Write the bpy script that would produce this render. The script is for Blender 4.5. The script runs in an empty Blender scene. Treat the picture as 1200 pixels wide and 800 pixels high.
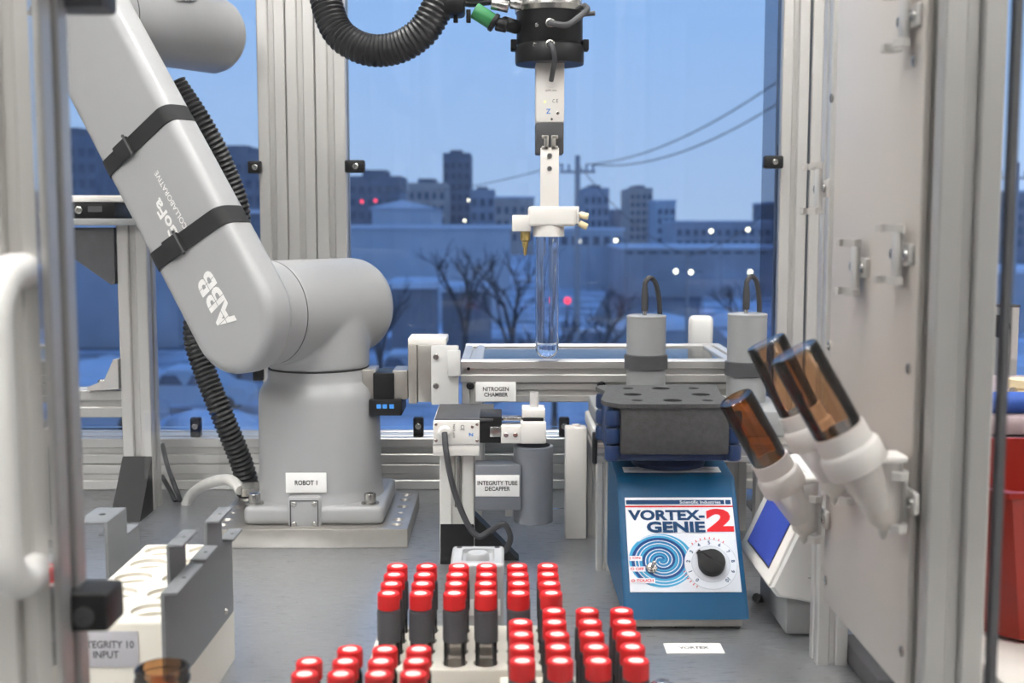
import bpy, bmesh, math, random
from mathutils import Vector, Matrix
random.seed(7)
R_ = math.radians
V = Vector
sc = bpy.context.scene
col = sc.collection

# ------------------------------------------------------------------ camera
FPX = 1400.0
CAM = V((0, 0, 0.455))
PITCH = math.atan(138 / FPX)
YAW = math.atan(10 / FPX)
cd = bpy.data.cameras.new('camera')
cd.sensor_width = 36.0
cd.lens = FPX / 1200 * 36.0
cd.clip_start = 0.02
cd.clip_end = 2000
cd.dof.use_dof = True
cd.dof.focus_distance = 1.58
cd.dof.aperture_fstop = 7.0
cam = bpy.data.objects.new('camera', cd)
cam.location = CAM
cam.rotation_euler = (math.pi / 2 - PITCH, 0, -YAW)
col.objects.link(cam)
sc.camera = cam

FW = V((math.cos(PITCH) * math.sin(YAW), math.cos(PITCH) * math.cos(YAW), -math.sin(PITCH)))
RT = V((math.cos(YAW), -math.sin(YAW), 0))
UP = RT.cross(FW)


def ray(px, py):
    return FW + RT * ((px - 600) / FPX) + UP * ((400 - py) / FPX)


def W(px, py, d):            # point seen at (px,py) at depth y = d
    r = ray(px, py)
    return CAM + r * (d / r.y)


def onZ(px, py, z=0.0):
    r = ray(px, py)
    return CAM + r * ((z - CAM.z) / r.z)


def onX(px, py, x):
    r = ray(px, py)
    return CAM + r * ((x - CAM.x) / r.x)


# ------------------------------------------------------------------ world, view, exposure
wd = bpy.data.worlds.new('dusk_sky')
sc.world = wd
wd.use_nodes = True
nt = wd.node_tree
bg = nt.nodes['Background']
tc = nt.nodes.new('ShaderNodeTexCoord')
sx = nt.nodes.new('ShaderNodeSeparateXYZ')
cr = nt.nodes.new('ShaderNodeValToRGB')
nt.links.new(tc.outputs['Generated'], sx.inputs[0])
nt.links.new(sx.outputs['Z'], cr.inputs[0])
nt.links.new(cr.outputs[0], bg.inputs[0])
el = cr.color_ramp.elements
el[0].position = 0.0
el[0].color = (0.50, 0.68, 0.98, 1)
el[1].position = 0.75
el[1].color = (0.13, 0.34, 0.88, 1)
e = cr.color_ramp.elements.new(0.16)
e.color = (0.40, 0.65, 1.08, 1)
bg.inputs[1].default_value = 1.0

sc.view_settings.view_transform = 'Standard'
sc.view_settings.look = 'None'
sc.view_settings.gamma = 1.0
sc.view_settings.use_curve_mapping = False
sc.view_settings.exposure = 0.0
sc.cycles.use_denoising = True
sc.cycles.max_bounces = 10
sc.cycles.transparent_max_bounces = 24
sc.cycles.sample_clamp_indirect = 6.0
CEIL_LIGHT = 27.0


# ------------------------------------------------------------------ materials
def lin(h):
    h = h.lstrip('#')
    o = []
    for i in (0, 2, 4):
        c = int(h[i:i + 2], 16) / 255
        o.append(c / 12.92 if c <= 0.04045 else ((c + 0.055) / 1.055) ** 2.4)
    return tuple(o)


MATS = {}


def M(name, hexc='#808080', rough=0.5, metal=0.0, var=0.06, scale=40.0, bump=0.0, bscale=200.0,
      stretch=(1, 1, 1), emit=0.0, spec=0.5, trans=0.0, ior=1.45, alpha=1.0, coat=0.0):
    if name in MATS:
        return MATS[name]
    m = bpy.data.materials.new(name)
    m.use_nodes = True
    t = m.node_tree
    b = t.nodes['Principled BSDF']
    c = lin(hexc)
    tcn = t.nodes.new('ShaderNodeTexCoord')
    mp = t.nodes.new('ShaderNodeMapping')
    mp.inputs['Scale'].default_value = stretch
    t.links.new(tcn.outputs['Object'], mp.inputs[0])
    nz = t.nodes.new('ShaderNodeTexNoise')
    nz.inputs['Scale'].default_value = scale
    nz.inputs['Detail'].default_value = 3
    t.links.new(mp.outputs[0], nz.inputs[0])
    rmp = t.nodes.new('ShaderNodeValToRGB')
    rmp.color_ramp.elements[0].position = 0.3
    rmp.color_ramp.elements[1].position = 0.7
    rmp.color_ramp.elements[0].color = tuple(min(1, x * (1 - var)) for x in c) + (1,)
    rmp.color_ramp.elements[1].color = tuple(min(1, x * (1 + var)) for x in c) + (1,)
    t.links.new(nz.outputs[0], rmp.inputs[0])
    t.links.new(rmp.outputs[0], b.inputs['Base Color'])
    b.inputs['Roughness'].default_value = rough
    b.inputs['Metallic'].default_value = metal
    b.inputs['Specular IOR Level'].default_value = spec
    b.inputs['IOR'].default_value = ior
    b.inputs['Transmission Weight'].default_value = trans
    b.inputs['Alpha'].default_value = alpha
    b.inputs['Coat Weight'].default_value = coat
    if emit > 0:
        t.links.new(rmp.outputs[0], b.inputs['Emission Color'])
        b.inputs['Emission Strength'].default_value = emit
    if bump > 0:
        n2 = t.nodes.new('ShaderNodeTexNoise')
        n2.inputs['Scale'].default_value = bscale
        n2.inputs['Detail'].default_value = 4
        t.links.new(mp.outputs[0], n2.inputs[0])
        bp = t.nodes.new('ShaderNodeBump')
        bp.inputs['Strength'].default_value = bump
        bp.inputs['Distance'].default_value = 0.002
        t.links.new(n2.outputs[0], bp.inputs['Height'])
        t.links.new(bp.outputs[0], b.inputs['Normal'])
    MATS[name] = m
    return m


def pane_mat(name, tint=(0.97, 0.985, 1.0), ior=1.5, rough=0.0, gain=1.0):
    if name in MATS:
        return MATS[name]
    m = bpy.data.materials.new(name)
    m.use_nodes = True
    t = m.node_tree
    t.nodes.clear()
    out = t.nodes.new('ShaderNodeOutputMaterial')
    mx = t.nodes.new('ShaderNodeMixShader')
    tr = t.nodes.new('ShaderNodeBsdfTransparent')
    gl = t.nodes.new('ShaderNodeBsdfGlossy')
    fr = t.nodes.new('ShaderNodeFresnel')
    nz = t.nodes.new('ShaderNodeTexNoise')
    nz.inputs['Scale'].default_value = 3.0
    mrn = t.nodes.new('ShaderNodeMapRange')
    mrn.inputs['To Min'].default_value = ior - 0.02
    mrn.inputs['To Max'].default_value = ior + 0.02
    t.links.new(nz.outputs[0], mrn.inputs[0])
    t.links.new(mrn.outputs[0], fr.inputs['IOR'])
    tr.inputs[0].default_value = tint + (1,)
    gl.inputs['Roughness'].default_value = rough
    mul = t.nodes.new('ShaderNodeMath')
    mul.operation = 'MULTIPLY'
    mul.use_clamp = True
    mul.inputs[1].default_value = gain
    t.links.new(fr.outputs[0], mul.inputs[0])
    t.links.new(mul.outputs[0], mx.inputs[0])
    t.links.new(tr.outputs[0], mx.inputs[1])
    t.links.new(gl.outputs[0], mx.inputs[2])
    t.links.new(mx.outputs[0], out.inputs[0])
    MATS[name] = m
    return m


def translucent_mat(name, hexc, clear=0.35, rough=0.4):
    if name in MATS:
        return MATS[name]
    m = bpy.data.materials.new(name)
    m.use_nodes = True
    t = m.node_tree
    b = t.nodes['Principled BSDF']
    out = t.nodes['Material Output']
    nz = t.nodes.new('ShaderNodeTexNoise')
    nz.inputs['Scale'].default_value = 60
    rmp = t.nodes.new('ShaderNodeValToRGB')
    c = lin(hexc)
    rmp.color_ramp.elements[0].color = tuple(x * .93 for x in c) + (1,)
    rmp.color_ramp.elements[1].color = c + (1,)
    t.links.new(nz.outputs[0], rmp.inputs[0])
    t.links.new(rmp.outputs[0], b.inputs['Base Color'])
    b.inputs['Roughness'].default_value = rough
    tl = t.nodes.new('ShaderNodeBsdfTranslucent')
    t.links.new(rmp.outputs[0], tl.inputs[0])
    m1 = t.nodes.new('ShaderNodeMixShader')
    m1.inputs[0].default_value = 0.35
    t.links.new(b.outputs[0], m1.inputs[1])
    t.links.new(tl.outputs[0], m1.inputs[2])
    tr = t.nodes.new('ShaderNodeBsdfTransparent')
    m2 = t.nodes.new('ShaderNodeMixShader')
    m2.inputs[0].default_value = clear
    t.links.new(m1.outputs[0], m2.inputs[1])
    t.links.new(tr.outputs[0], m2.inputs[2])
    t.links.new(m2.outputs[0], out.inputs[0])
    MATS[name] = m
    return m


ALU = M('anodised_aluminium', '#c6c4c1', 0.36, 0.55, 0.006, 30, stretch=(1, 1, 0.02))
ALUX = M('anodised_aluminium_rail', '#bfbdba', 0.34, 0.62, 0.006, 30, stretch=(0.02, 1, 1))
ALUD = M('machined_aluminium', '#a8a49e', 0.36, 0.65, 0.05, 60, 0.06, 700)
STEEL = M('stainless_steel', '#b8b6b2', 0.25, 0.95, 0.05, 60)
ROBOT = M('robot_grey_paint', '#9b9b9c', 0.36, 0.0, 0.015, 60, 0.03, 900)
SEAM = M('dark_seam', '#232326', 0.6)
BLACK = M('black_plastic', '#121214', 0.42, 0, 0.2, 60, 0.05, 500, spec=0.3)
BLACKR = M('black_rubber', '#1d1d1f', 0.38, 0, 0.2, 60)
DGREY = M('dark_grey_plastic', '#454548', 0.5, 0, 0.1, 60, 0.05, 400)
WEB = M('black_webbing', '#161618', 0.7, 0, 0.3, 900, 0.4, 1500, (1, 1, 1))
WHITE = M('white_plastic', '#e4e0db', 0.42, 0, 0.02, 40)
WHITEL = M('white_label', '#f0eeec', 0.5, 0, 0.015, 40)
INK = M('black_ink', '#222226', 0.6)
PAPERGREY = M('grey_label', '#bdbbc0', 0.5, 0, 0.015, 40)
CREAM = M('cream_acetal', '#efe9dc', 0.4, 0, 0.015, 30)
PLATEGREY = M('grey_powder_coat', '#77797c', 0.45, 0, 0.03, 120, 0.08, 900)
PVC = M('grey_pvc', '#6e7178', 0.42, 0, 0.04, 40)
FOAM = M('charcoal_foam', '#474748', 0.9, 0, 0.15, 160, 0.5, 500)
RED = M('red_cap_plastic', '#ea2226', 0.45, 0, 0.04, 60, spec=0.22)
SEPTA = M('white_septum', '#fdf3ea', 0.6, 0, 0.02, 60)
SLEEVE = M('dark_grey_sleeve', '#4d4b50', 0.5, 0, 0.05, 60, 0.05, 600)
BLUE = M('teal_blue_enamel', '#03486e', 0.4, 0, 0.03, 60, 0.06, 800, spec=0.22)
DBLUE = M('navy_blue_plastic', '#0a2a55', 0.4, 0, 0.05, 60)
LGREY = M('light_grey_plastic', '#c9c8c6', 0.42, 0, 0.02, 40)
MGREY = M('mid_grey_plastic', '#8f9091', 0.45, 0, 0.03, 60, 0.05, 500)
PANEL = M('warm_grey_panel', '#cdc6bf', 0.4, 0, 0.02, 6, 0.03, 300)
CABLE = M('dark_cable', '#37373a', 0.5)
WCABLE = M('light_grey_cable', '#cfcdc9', 0.5)
BRASS = M('brass_fitting', '#c2a96a', 0.35, 0.7, 0.05, 60)
GREEN = M('green_connector', '#2f7d4a', 0.45)
BEIGE = M('beige_plastic', '#e5d5ae', 0.45)
REDBIN = M('red_bin_plastic', '#86190a', 0.4, 0, 0.05, 20)
BLUEFOAM = M('blue_foam_tube', '#2d55a8', 0.6, 0, 0.06, 100, 0.2, 400)
MAUVE = M('mauve_grey_plastic', '#a8969a', 0.45)
GLASS = pane_mat('window_glass', (0.975, 0.988, 1.0), 1.5)
DOORGLASS = pane_mat('door_glass', (0.985, 0.99, 0.995), 1.52)
ACRYL = pane_mat('clear_acrylic', (0.95, 0.97, 0.98), 1.45)
VIALGLASS = pane_mat('vial_glass', (0.965, 0.955, 0.94), 1.5, 0.03)
TUBEGLASS = M('test_tube_glass', '#ffffff', 0.0, 0, 0.0, 10, trans=1.0, ior=1.47)
AMBER = pane_mat('amber_glass', (0.90, 0.775, 0.66), 1.5, 0.05)
AMBERD = pane_mat('dark_amber_glass', (0.79, 0.56, 0.36), 1.5, 0.05)
FROST = translucent_mat('frosted_plastic', '#f6f2ed', 0.42)
MILK = translucent_mat('milky_plastic', '#f4f0ec', 0.0)

# brushed worktop
m = bpy.data.materials.new('brushed_steel_worktop')
m.use_nodes = True
t = m.node_tree
b = t.nodes['Principled BSDF']
tcn = t.nodes.new('ShaderNodeTexCoord')
mp = t.nodes.new('ShaderNodeMapping')
mp.inputs['Rotation'].default_value = (0, 0, R_(35))
mp.inputs['Scale'].default_value = (1.5, 40, 1)
t.links.new(tcn.outputs['Object'], mp.inputs[0])
nz = t.nodes.new('ShaderNodeTexNoise')
nz.inputs['Scale'].default_value = 26
nz.inputs['Detail'].default_value = 5
t.links.new(mp.outputs[0], nz.inputs[0])
rmp = t.nodes.new('ShaderNodeValToRGB')
rmp.color_ramp.elements[0].color = (0.43, 0.445, 0.47, 1)
rmp.color_ramp.elements[1].color = (0.52, 0.53, 0.55, 1)
t.links.new(nz.outputs[0], rmp.inputs[0])
t.links.new(rmp.outputs[0], b.inputs['Base Color'])
mr = t.nodes.new('ShaderNodeMapRange')
mr.inputs['To Min'].default_value = 0.22
mr.inputs['To Max'].default_value = 0.36
t.links.new(nz.outputs[0], mr.inputs[0])
t.links.new(mr.outputs[0], b.inputs['Roughness'])
b.inputs['Metallic'].default_value = 0.75
bp = t.nodes.new('ShaderNodeBump')
bp.inputs['Strength'].default_value = 0.03
bp.inputs['Distance'].default_value = 0.0005
t.links.new(nz.outputs[0], bp.inputs['Height'])
t.links.new(bp.outputs[0], b.inputs['Normal'])
TABLE = m

# ------------------------------------------------------------------ mesh helpers
X, Y, Z = V((1, 0, 0)), V((0, 1, 0)), V((0, 0, 1))


class MB:
    def __init__(self):
        self.v = []
        self.f = []

    def add(self, vs, fs):
        o = len(self.v)
        self.v += [V(p) for p in vs]
        self.f += [tuple(i + o for i in f) for f in fs]
        return self

    def loft(self, loops, cap0=True, cap1=True, closed=False):
        n = len(loops[0])
        vs = [p for l in loops for p in l]
        fs = []
        k = len(loops)
        for i in range(k if closed else k - 1):
            a, b2 = i * n, ((i + 1) % k) * n
            for j in range(n):
                fs.append((a + j, a + (j + 1) % n, b2 + (j + 1) % n, b2 + j))
        if not closed:
            if cap0:
                fs.append(tuple(range(n))[::-1])
            if cap1:
                fs.append(tuple((k - 1) * n + j for j in range(n)))
        return self.add(vs, fs)

    def prism(self, pts, d):
        d = V(d)
        pts = [V(p) for p in pts]
        return self.loft([pts, [p + d for p in pts]])

    def obox(self, c, size, ax=(X, Y, Z), r=0.0, seg=2):
        c = V(c)
        hx, hy, hz = (s / 2 for s in size)
        if r <= 0:
            vs = [c + ax[0] * (sx_ * hx) + ax[1] * (sy_ * hy) + ax[2] * (sz_ * hz)
                  for sz_ in (-1, 1) for sx_, sy_ in ((-1, -1), (1, -1), (1, 1), (-1, 1))]
            return self.loft([vs[:4], vs[4:]])
        r = min(r, hx * .98, hy * .98, hz * .98)

        def outline(ins, z):
            l = []
            for q, (sx_, sy_) in enumerate(((1, 1), (-1, 1), (-1, -1), (1, -1))):
                for k in range(seg + 1):
                    a = math.pi / 2 * (q + k / seg)
                    rr = r - ins
                    l.append(c + ax[0] * (sx_ * (hx - r) + rr * math.cos(a)) + ax[1] * (sy_ * (hy - r) + rr * math.sin(a)) + ax[2] * z)
            return l
        loops = []
        for k in range(seg + 1):
            a = math.pi / 2 * k / seg
            loops.append(outline((r * .999) * (1 - math.sin(a)), -hz + r * (1 - math.cos(a))))
        for k in range(seg, -1, -1):
            a = math.pi / 2 * k / seg
            loops.append(outline((r * .999) * (1 - math.sin(a)), hz - r * (1 - math.cos(a))))
        return self.loft(loops)

    def box(self, x0, x1, y0, y1, z0, z1, r=0.0, seg=2):
        return self.obox(((x0 + x1) / 2, (y0 + y1) / 2, (z0 + z1) / 2), (abs(x1 - x0), abs(y1 - y0), abs(z1 - z0)), r=r, seg=seg)

    def lathe(self, prof, o=(0, 0, 0), ax=Z, n=24, cap0=True, cap1=True, closed=False):
        o = V(o)
        ax = V(ax).normalized()
        u = ax.orthogonal().normalized()
        if abs(ax.z) > .99:
            u = V((1, 0, 0))
        w = ax.cross(u)
        loops = []
        for r, z in prof:
            r = max(r, 1e-5)
            loops.append([o + ax * z + (u * math.cos(2 * math.pi * k / n) + w * math.sin(2 * math.pi * k / n)) * r for k in range(n)])
        return self.loft(loops, cap0, cap1, closed)

    def cyl(self, p0, p1, r, n=20, bev=0.0, r1=None):
        p0, p1 = V(p0), V(p1)
        h = (p1 - p0).length
        r1 = r if r1 is None else r1
        if bev > 0:
            pr = [(r - bev, 0), (r - bev * .3, bev * .3), (r, bev), (r1, h - bev), (r1 - bev * .3, h - bev * .3), (r1 - bev, h)]
        else:
            pr = [(r, 0), (r1, h)]
        return self.lathe(pr, p0, p1 - p0, n)

    def tube(self, pts, r, n=10, caps=True, radii=None):
        pts = [V(p) for p in pts]
        loops = []
        T0 = (pts[1] - pts[0]).normalized()
        u = T0.orthogonal().normalized()
        for i, p in enumerate(pts):
            if i == 0:
                T = pts[1] - pts[0]
            elif i == len(pts) - 1:
                T = pts[-1] - pts[-2]
            else:
                T = pts[i + 1] - pts[i - 1]
            T.normalize()
            u = (u - T * u.dot(T)).normalized()
            w = T.cross(u)
            rr = radii[i] if radii else r
            loops.append([p + (u * math.cos(2 * math.pi * k / n) + w * math.sin(2 * math.pi * k / n)) * rr for k in range(n)])
        return self.loft(loops, caps, caps)

    def ball(self, c, r, n=12, m_=8, sq=(1, 1, 1)):
        pr = []
        for k in range(m_ + 1):
            a = -math.pi / 2 + math.pi * k / m_
            pr.append((r * math.cos(a) * sq[0], r * math.sin(a) * sq[2]))
        return self.lathe(pr, c, Z, n)

    def profile(self, p0, p1, w=0.045, side=X, w2=None, slot=0.2, depth=0.16):
        # T-slot aluminium extrusion from p0 to p1; side = direction of the width
        p0, p1 = V(p0), V(p1)
        ax = (p1 - p0).normalized()
        s = V(side)
        q = ax.cross(s).normalized()
        h = w / 2
        h2 = (w2 or w) / 2
        sl = w * slot / 2
        dp = w * depth
        c = w * 0.035
        o = []
        for (a, b2, la, lb) in ((s, q, h, h2), (q, -s, h2, h), (-s, -q, h, h2), (-q, s, h2, h)):
            # walk along side whose outward normal is b2*lb ... from -a to +a
            e0 = [(-la + c, 0), (-sl - c, 0), (-sl, c), (-sl, dp), (sl, dp), (sl, c), (sl + c, 0), (la - c, 0)]
            for (t_, d_) in e0:
                o.append(a * (-t_) + b2 * (lb - d_))
        return self.loft([[p0 + k for k in o], [p1 + k for k in o]])

    def build(self, name, mat, parent=None, origin=None, ang=35, kind=None):
        me = bpy.data.meshes.new(name)
        if parent is not None and origin is None:
            origin = ORG.get(parent.name, V((0, 0, 0)))
        origin = V(origin) if origin is not None else V((0, 0, 0))
        me.from_pydata([tuple(p - origin) for p in self.v], [], self.f)
        bm = bmesh.new()
        bm.from_mesh(me)
        bmesh.ops.remove_doubles(bm, verts=bm.verts, dist=1e-6)
        bmesh.ops.recalc_face_normals(bm, faces=bm.faces)
        bm.to_mesh(me)
        bm.free()
        me.polygons.foreach_set('use_smooth', [True] * len(me.polygons))
        me.set_sharp_from_angle(angle=R_(ang))
        me.update()
        me.materials.append(mat)
        ob = bpy.data.objects.new(name, me)
        col.objects.link(ob)
        if parent is not None:
            ob.parent = parent
            ORG[ob.name] = origin
        else:
            ob.location = origin
            ORG[ob.name] = origin
        if kind:
            ob['kind'] = kind
        return ob


ORG = {}


def thing(name, label, cat, loc, group=None):
    o = bpy.data.objects.new(name, None)
    o.empty_display_size = 0.02
    col.objects.link(o)
    o.location = V(loc)
    ORG[o.name] = V(loc)
    o['label'] = label
    o['category'] = cat
    if group:
        o['group'] = group
    return o


def tag(o, label, cat, group=None):
    o['label'] = label
    o['category'] = cat
    if group:
        o['group'] = group
    return o


def copy_tree(o, parent=None):
    c = o.copy()
    col.objects.link(c)
    c.parent = parent
    for ch in list(o.children):
        copy_tree(ch, c)
    return c


def struct(o):
    o['kind'] = 'structure'
    return o


def drill(ob, cutter):
    # cut a closed MB out of a built object (same origin)
    org = ORG[ob.name]
    c = cutter.build('cutter', SEAM, None, V((0, 0, 0)))
    if ob.parent is not None:
        c.data.transform(Matrix.Translation(-org))
    else:
        c.data.transform(Matrix.Translation(-org))
        c.location = ob.location
    # work in object-local space: temporarily unparent
    par = ob.parent
    ob.parent = None
    loc = ob.location.copy()
    ob.location = (0, 0, 0)
    c.location = (0, 0, 0)
    md = ob.modifiers.new('cut', 'BOOLEAN')
    md.operation = 'DIFFERENCE'
    md.solver = 'EXACT'
    md.object = c
    bpy.context.view_layer.update()
    dg = bpy.context.evaluated_depsgraph_get()
    me = bpy.data.meshes.new_from_object(ob.evaluated_get(dg))
    old = ob.data
    ob.modifiers.clear()
    ob.data = me
    me.set_sharp_from_angle(angle=R_(35))
    bpy.data.objects.remove(c)
    ob.location = loc
    ob.parent = par
    return ob


def text(s, mat, parent, o, xd, yd, w=None, h=None, bold=0.0, name='lettering', align='CENTER', ext=0.0002, spacing=1.0):
    """lettering fitted into width w / height h, centred on o (or left aligned)"""
    xd, yd = V(xd).normalized(), V(yd).normalized()
    n = xd.cross(yd).normalized()
    cu = bpy.data.curves.new('txt', 'FONT')
    cu.body = s
    cu.align_x = 'CENTER' if align == 'CENTER' else 'LEFT'
    cu.size = 1
    cu.offset = bold
    cu.resolution_u = 3
    cu.space_character = spacing
    ob = bpy.data.objects.new('txt', cu)
    col.objects.link(ob)
    bpy.context.view_layer.update()
    dg = bpy.context.evaluated_depsgraph_get()
    me = bpy.data.meshes.new_from_object(ob.evaluated_get(dg))
    bpy.data.objects.remove(ob)
    vs = [v.co.copy() for v in me.vertices]
    x0, x1 = min(v.x for v in vs), max(v.x for v in vs)
    y0, y1 = min(v.y for v in vs), max(v.y for v in vs)
    kx = (w / (x1 - x0)) if w else None
    ky = (h / (y1 - y0)) if h else None
    kx = kx or ky
    ky = ky or kx
    cx = (x0 + x1) / 2 if align == 'CENTER' else x0
    cy = (y0 + y1) / 2
    org = ORG.get(parent.name, V((0, 0, 0))) if parent else V((0, 0, 0))
    for i, v in enumerate(me.vertices):
        p = V(o) + xd * ((vs[i].x - cx) * kx) + yd * ((vs[i].y - cy) * ky) + n * ext
        v.co = p - org
    me.materials.clear()
    me.materials.append(mat)
    me.update()
    t_ = bpy.data.objects.new(name, me)
    col.objects.link(t_)
    t_.parent = parent
    return t_


def plaque(parent, p_c, xd, yd, w, h, mat, txt, name='label_plate', tw=None, th=None, inkm=None, thick=0.001, bold=0.012):
    xd, yd = V(xd).normalized(), V(yd).normalized()
    n = xd.cross(yd).normalized()
    o = MB().obox(V(p_c) + n * thick / 2, (w, h, thick), (xd, yd, n), 0.0004 if thick <= 0.001 else thick * .4).build(name, mat, parent)
    if txt:
        ORG.setdefault(o.name, ORG.get(parent.name) if parent else V((0, 0, 0)))
        text(txt, inkm or INK, o, V(p_c) + n * (thick + 0.0001), xd, yd, tw, th, bold)
    return o


def screw(mb, p, n, r=0.004, h=0.003):
    p, n = V(p), V(n).normalized()
    mb.lathe([(r, -0.0005), (r, h * .6), (r * .8, h), (r * .45, h), (r * .4, h * .35), (0.00005, h * .35)], p, n, 12)


def smooth_path(pts, k=8):
    pts = [V(p) for p in pts]
    out = []
    n = len(pts)
    for i in range(n - 1):
        p0, p1, p2, p3 = pts[max(i - 1, 0)], pts[i], pts[i + 1], pts[min(i + 2, n - 1)]
        for j in range(k):
            t_ = j / k
            out.append(0.5 * ((2 * p1) + (p2 - p0) * t_ + (2 * p0 - 5 * p1 + 4 * p2 - p3) * t_ ** 2 + (3 * p1 - p0 - 3 * p2 + p3) * t_ ** 3))
    out.append(pts[-1])
    return out


def resample(pts, step):
    out = [pts[0]]
    acc = 0
    for a, b2 in zip(pts, pts[1:]):
        L = (b2 - a).length
        while acc + L >= step:
            t_ = (step - acc) / L
            a = a.lerp(b2, t_)
            L = (b2 - a).length
            out.append(a)
            acc = 0
        acc += L
    return out


def corrugated(mb, pts, r, pitch=0.006, n=16, depth=0.16):
    ps = resample(smooth_path(pts, 40), pitch / 4)
    rad = [r * (1 - depth * (0.0, 0.35, 1.0, 0.35)[i % 4]) for i in range(len(ps))]
    mb.tube(ps, r, n, True, rad)


# ================================================================== ROOM
ZF, ZC = -0.92, 2.05
XL, XR, YB_, YW = -3.6, 3.6, -3.4, 2.95
FLOORM = M('floor_vinyl', '#7c7b7a', 0.4, 0, 0.05, 5)
WALLM = M('painted_wall', '#dcd9d4', 0.75, 0, 0.02, 4, 0.05, 120)
CEILM = M('ceiling_paint', '#efece8', 0.85, 0, 0.02, 4)
struct(MB().box(XL, XR, YB_, YW, ZF - .1, ZF).build('floor', FLOORM))
struct(MB().box(XL, XR, YB_, YW + .2, ZC, ZC + .1).build('ceiling', CEILM))
struct(MB().box(XL - .1, XL, YB_, YW + .2, ZF - .1, ZC + .1).build('wall_left', WALLM))
struct(MB().box(XR, XR + .1, YB_, YW + .2, ZF - .1, ZC + .1).build('wall_right', WALLM))
struct(MB().box(XL, XR, YB_ - .1, YB_, ZF - .1, ZC + .1).build('wall_back', M('dark_back_wall', '#59595c', .7, 0, .05, 3)))
wf = MB()
wf.box(XL, XR, YW, YW + .2, ZF, -.30)
wf.box(XL, XR, YW, YW + .2, 1.85, ZC)
wf.box(XL, -3.1, YW, YW + .2, -.30, 1.85)
wf.box(3.1, XR, YW, YW + .2, -.30, 1.85)
struct(wf.build('wall_front', WALLM))
for i, (a, b2) in enumerate(((-3.1, -1.62), (-1.62, 1.62), (1.62, 3.1))):
    w_ = thing('window_%d' % (i + 1), 'large room window behind the machine', 'window', (a, YW, -.30))
    w_['kind'] = 'structure'
    del w_['category']
    f_ = MB()
    f_.box(a, a + .05, YW + .05, YW + .12, -.30, 1.85, .004)
    f_.box(b2 - .05, b2, YW + .05, YW + .12, -.30, 1.85, .004)
    f_.box(a + .05, b2 - .05, YW + .05, YW + .12, -.30, -.25, .004)
    f_.box(a + .05, b2 - .05, YW + .05, YW + .12, 1.80, 1.85, .004)
    f_.build('window_frame', DGREY, w_)
    MB().box(a + .05, b2 - .05, YW + .08, YW + .086, -.25, 1.80).build('pane', GLASS, w_)

# safety notice on the wall behind the camera (its mirror image shows in the door pane)
SIGNW = M('sign_white', '#f4f4f4', .5)
ns = thing('notice_sign', 'white safety notice with blue header on the rear wall', 'sign', (-1.32, YB_, -.45))
MB().box(-1.46, -1.16, YB_, YB_ + .006, -.58, -.30, .002).build('board', SIGNW, ns)
hb = MB().box(-1.455, -1.165, YB_ + .006, YB_ + .0075, -.385, -.305).build('header', M('sign_blue', '#0b4fa8', .5), ns)
ORG[hb.name] = ORG[ns.name]
text('NOTICE', SIGNW, hb, V((-1.31, YB_ + .0077, -.345)), -X, Z, .20, .045, .02)

# ceiling lights of the lab, plus unseen rear panels added as fill
DIFF = M('lit_diffuser', '#fffdf8', 0.6, 0, 0.0, 10, emit=CEIL_LIGHT)
n_ = 0
spots = [(-1.1, -1.9), (1.1, -1.9), (-2.2, -0.6), (-.75, -0.5), (.75, -0.5), (2.2, -0.6), (-.3, .55), (-1.7, 1.2), (1.7, 1.2), (0.0, 1.75)]  # added fill: far rear pair for camera-facing surfaces, rear pair for lost bounce
NAMES = ['far rear left', 'far rear right', 'rear far left', 'rear left', 'rear right', 'rear far right', 'above the front door', 'left of the robot', 'right of the vials', 'over the robot']
for (lx, ly), nm in zip(spots, NAMES):
    L = thing('ceiling_light', 'square ceiling light panel, ' + nm, 'light', (lx, ly, ZC), 'ceiling light panels')
    fr = MB()
    for (x0, x1, y0, y1) in ((-.34, .34, -.34, -.30), (-.34, .34, .30, .34), (-.34, -.30, -.30, .30), (.30, .34, -.30, .30)):
        fr.box(lx + x0, lx + x1, ly + y0, ly + y1, ZC - .03, ZC, .003)
    fr.build('frame', WHITE, L)
    MB().box(lx - .30, lx + .30, ly - .30, ly + .30, ZC - .022, ZC - .012).build('diffuser', DIFF, L)

# ================================================================== WORKTOP
TX0, TX1, TY0, TY1 = -1.15, 0.395, 0.60, 2.12
wt = thing('worktop', 'brushed steel worktop of the robot cell', 'worktop', (-.3, 1.4, ZF))
top = MB().box(TX0, TX1, TY0, TY1, -.012, 0.0, .002).build('top', TABLE, wt)
for (x, y) in ((TX0 + .04, TY0 + .04), (TX1 - .04, TY0 + .04), (TX0 + .04, TY1 - .04), (TX1 - .04, TY1 - .04)):
    MB().profile((x, y, ZF), (x, y, -.012), .05).build('leg', ALU, wt)
for y in (TY0 + .04, TY1 - .04):
    MB().profile((TX0 + .065, y, -.05), (TX1 - .065, y, -.05), .05, Y).build('apron_rail', ALUX, wt)
pl = plaque(wt, onZ(813, 760, 0.0) + V((0, 0, .0001)), X, Y, .062, .030, WHITEL, 'VORTEX', 'label_plate', .032, .0075, bold=.02)

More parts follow.
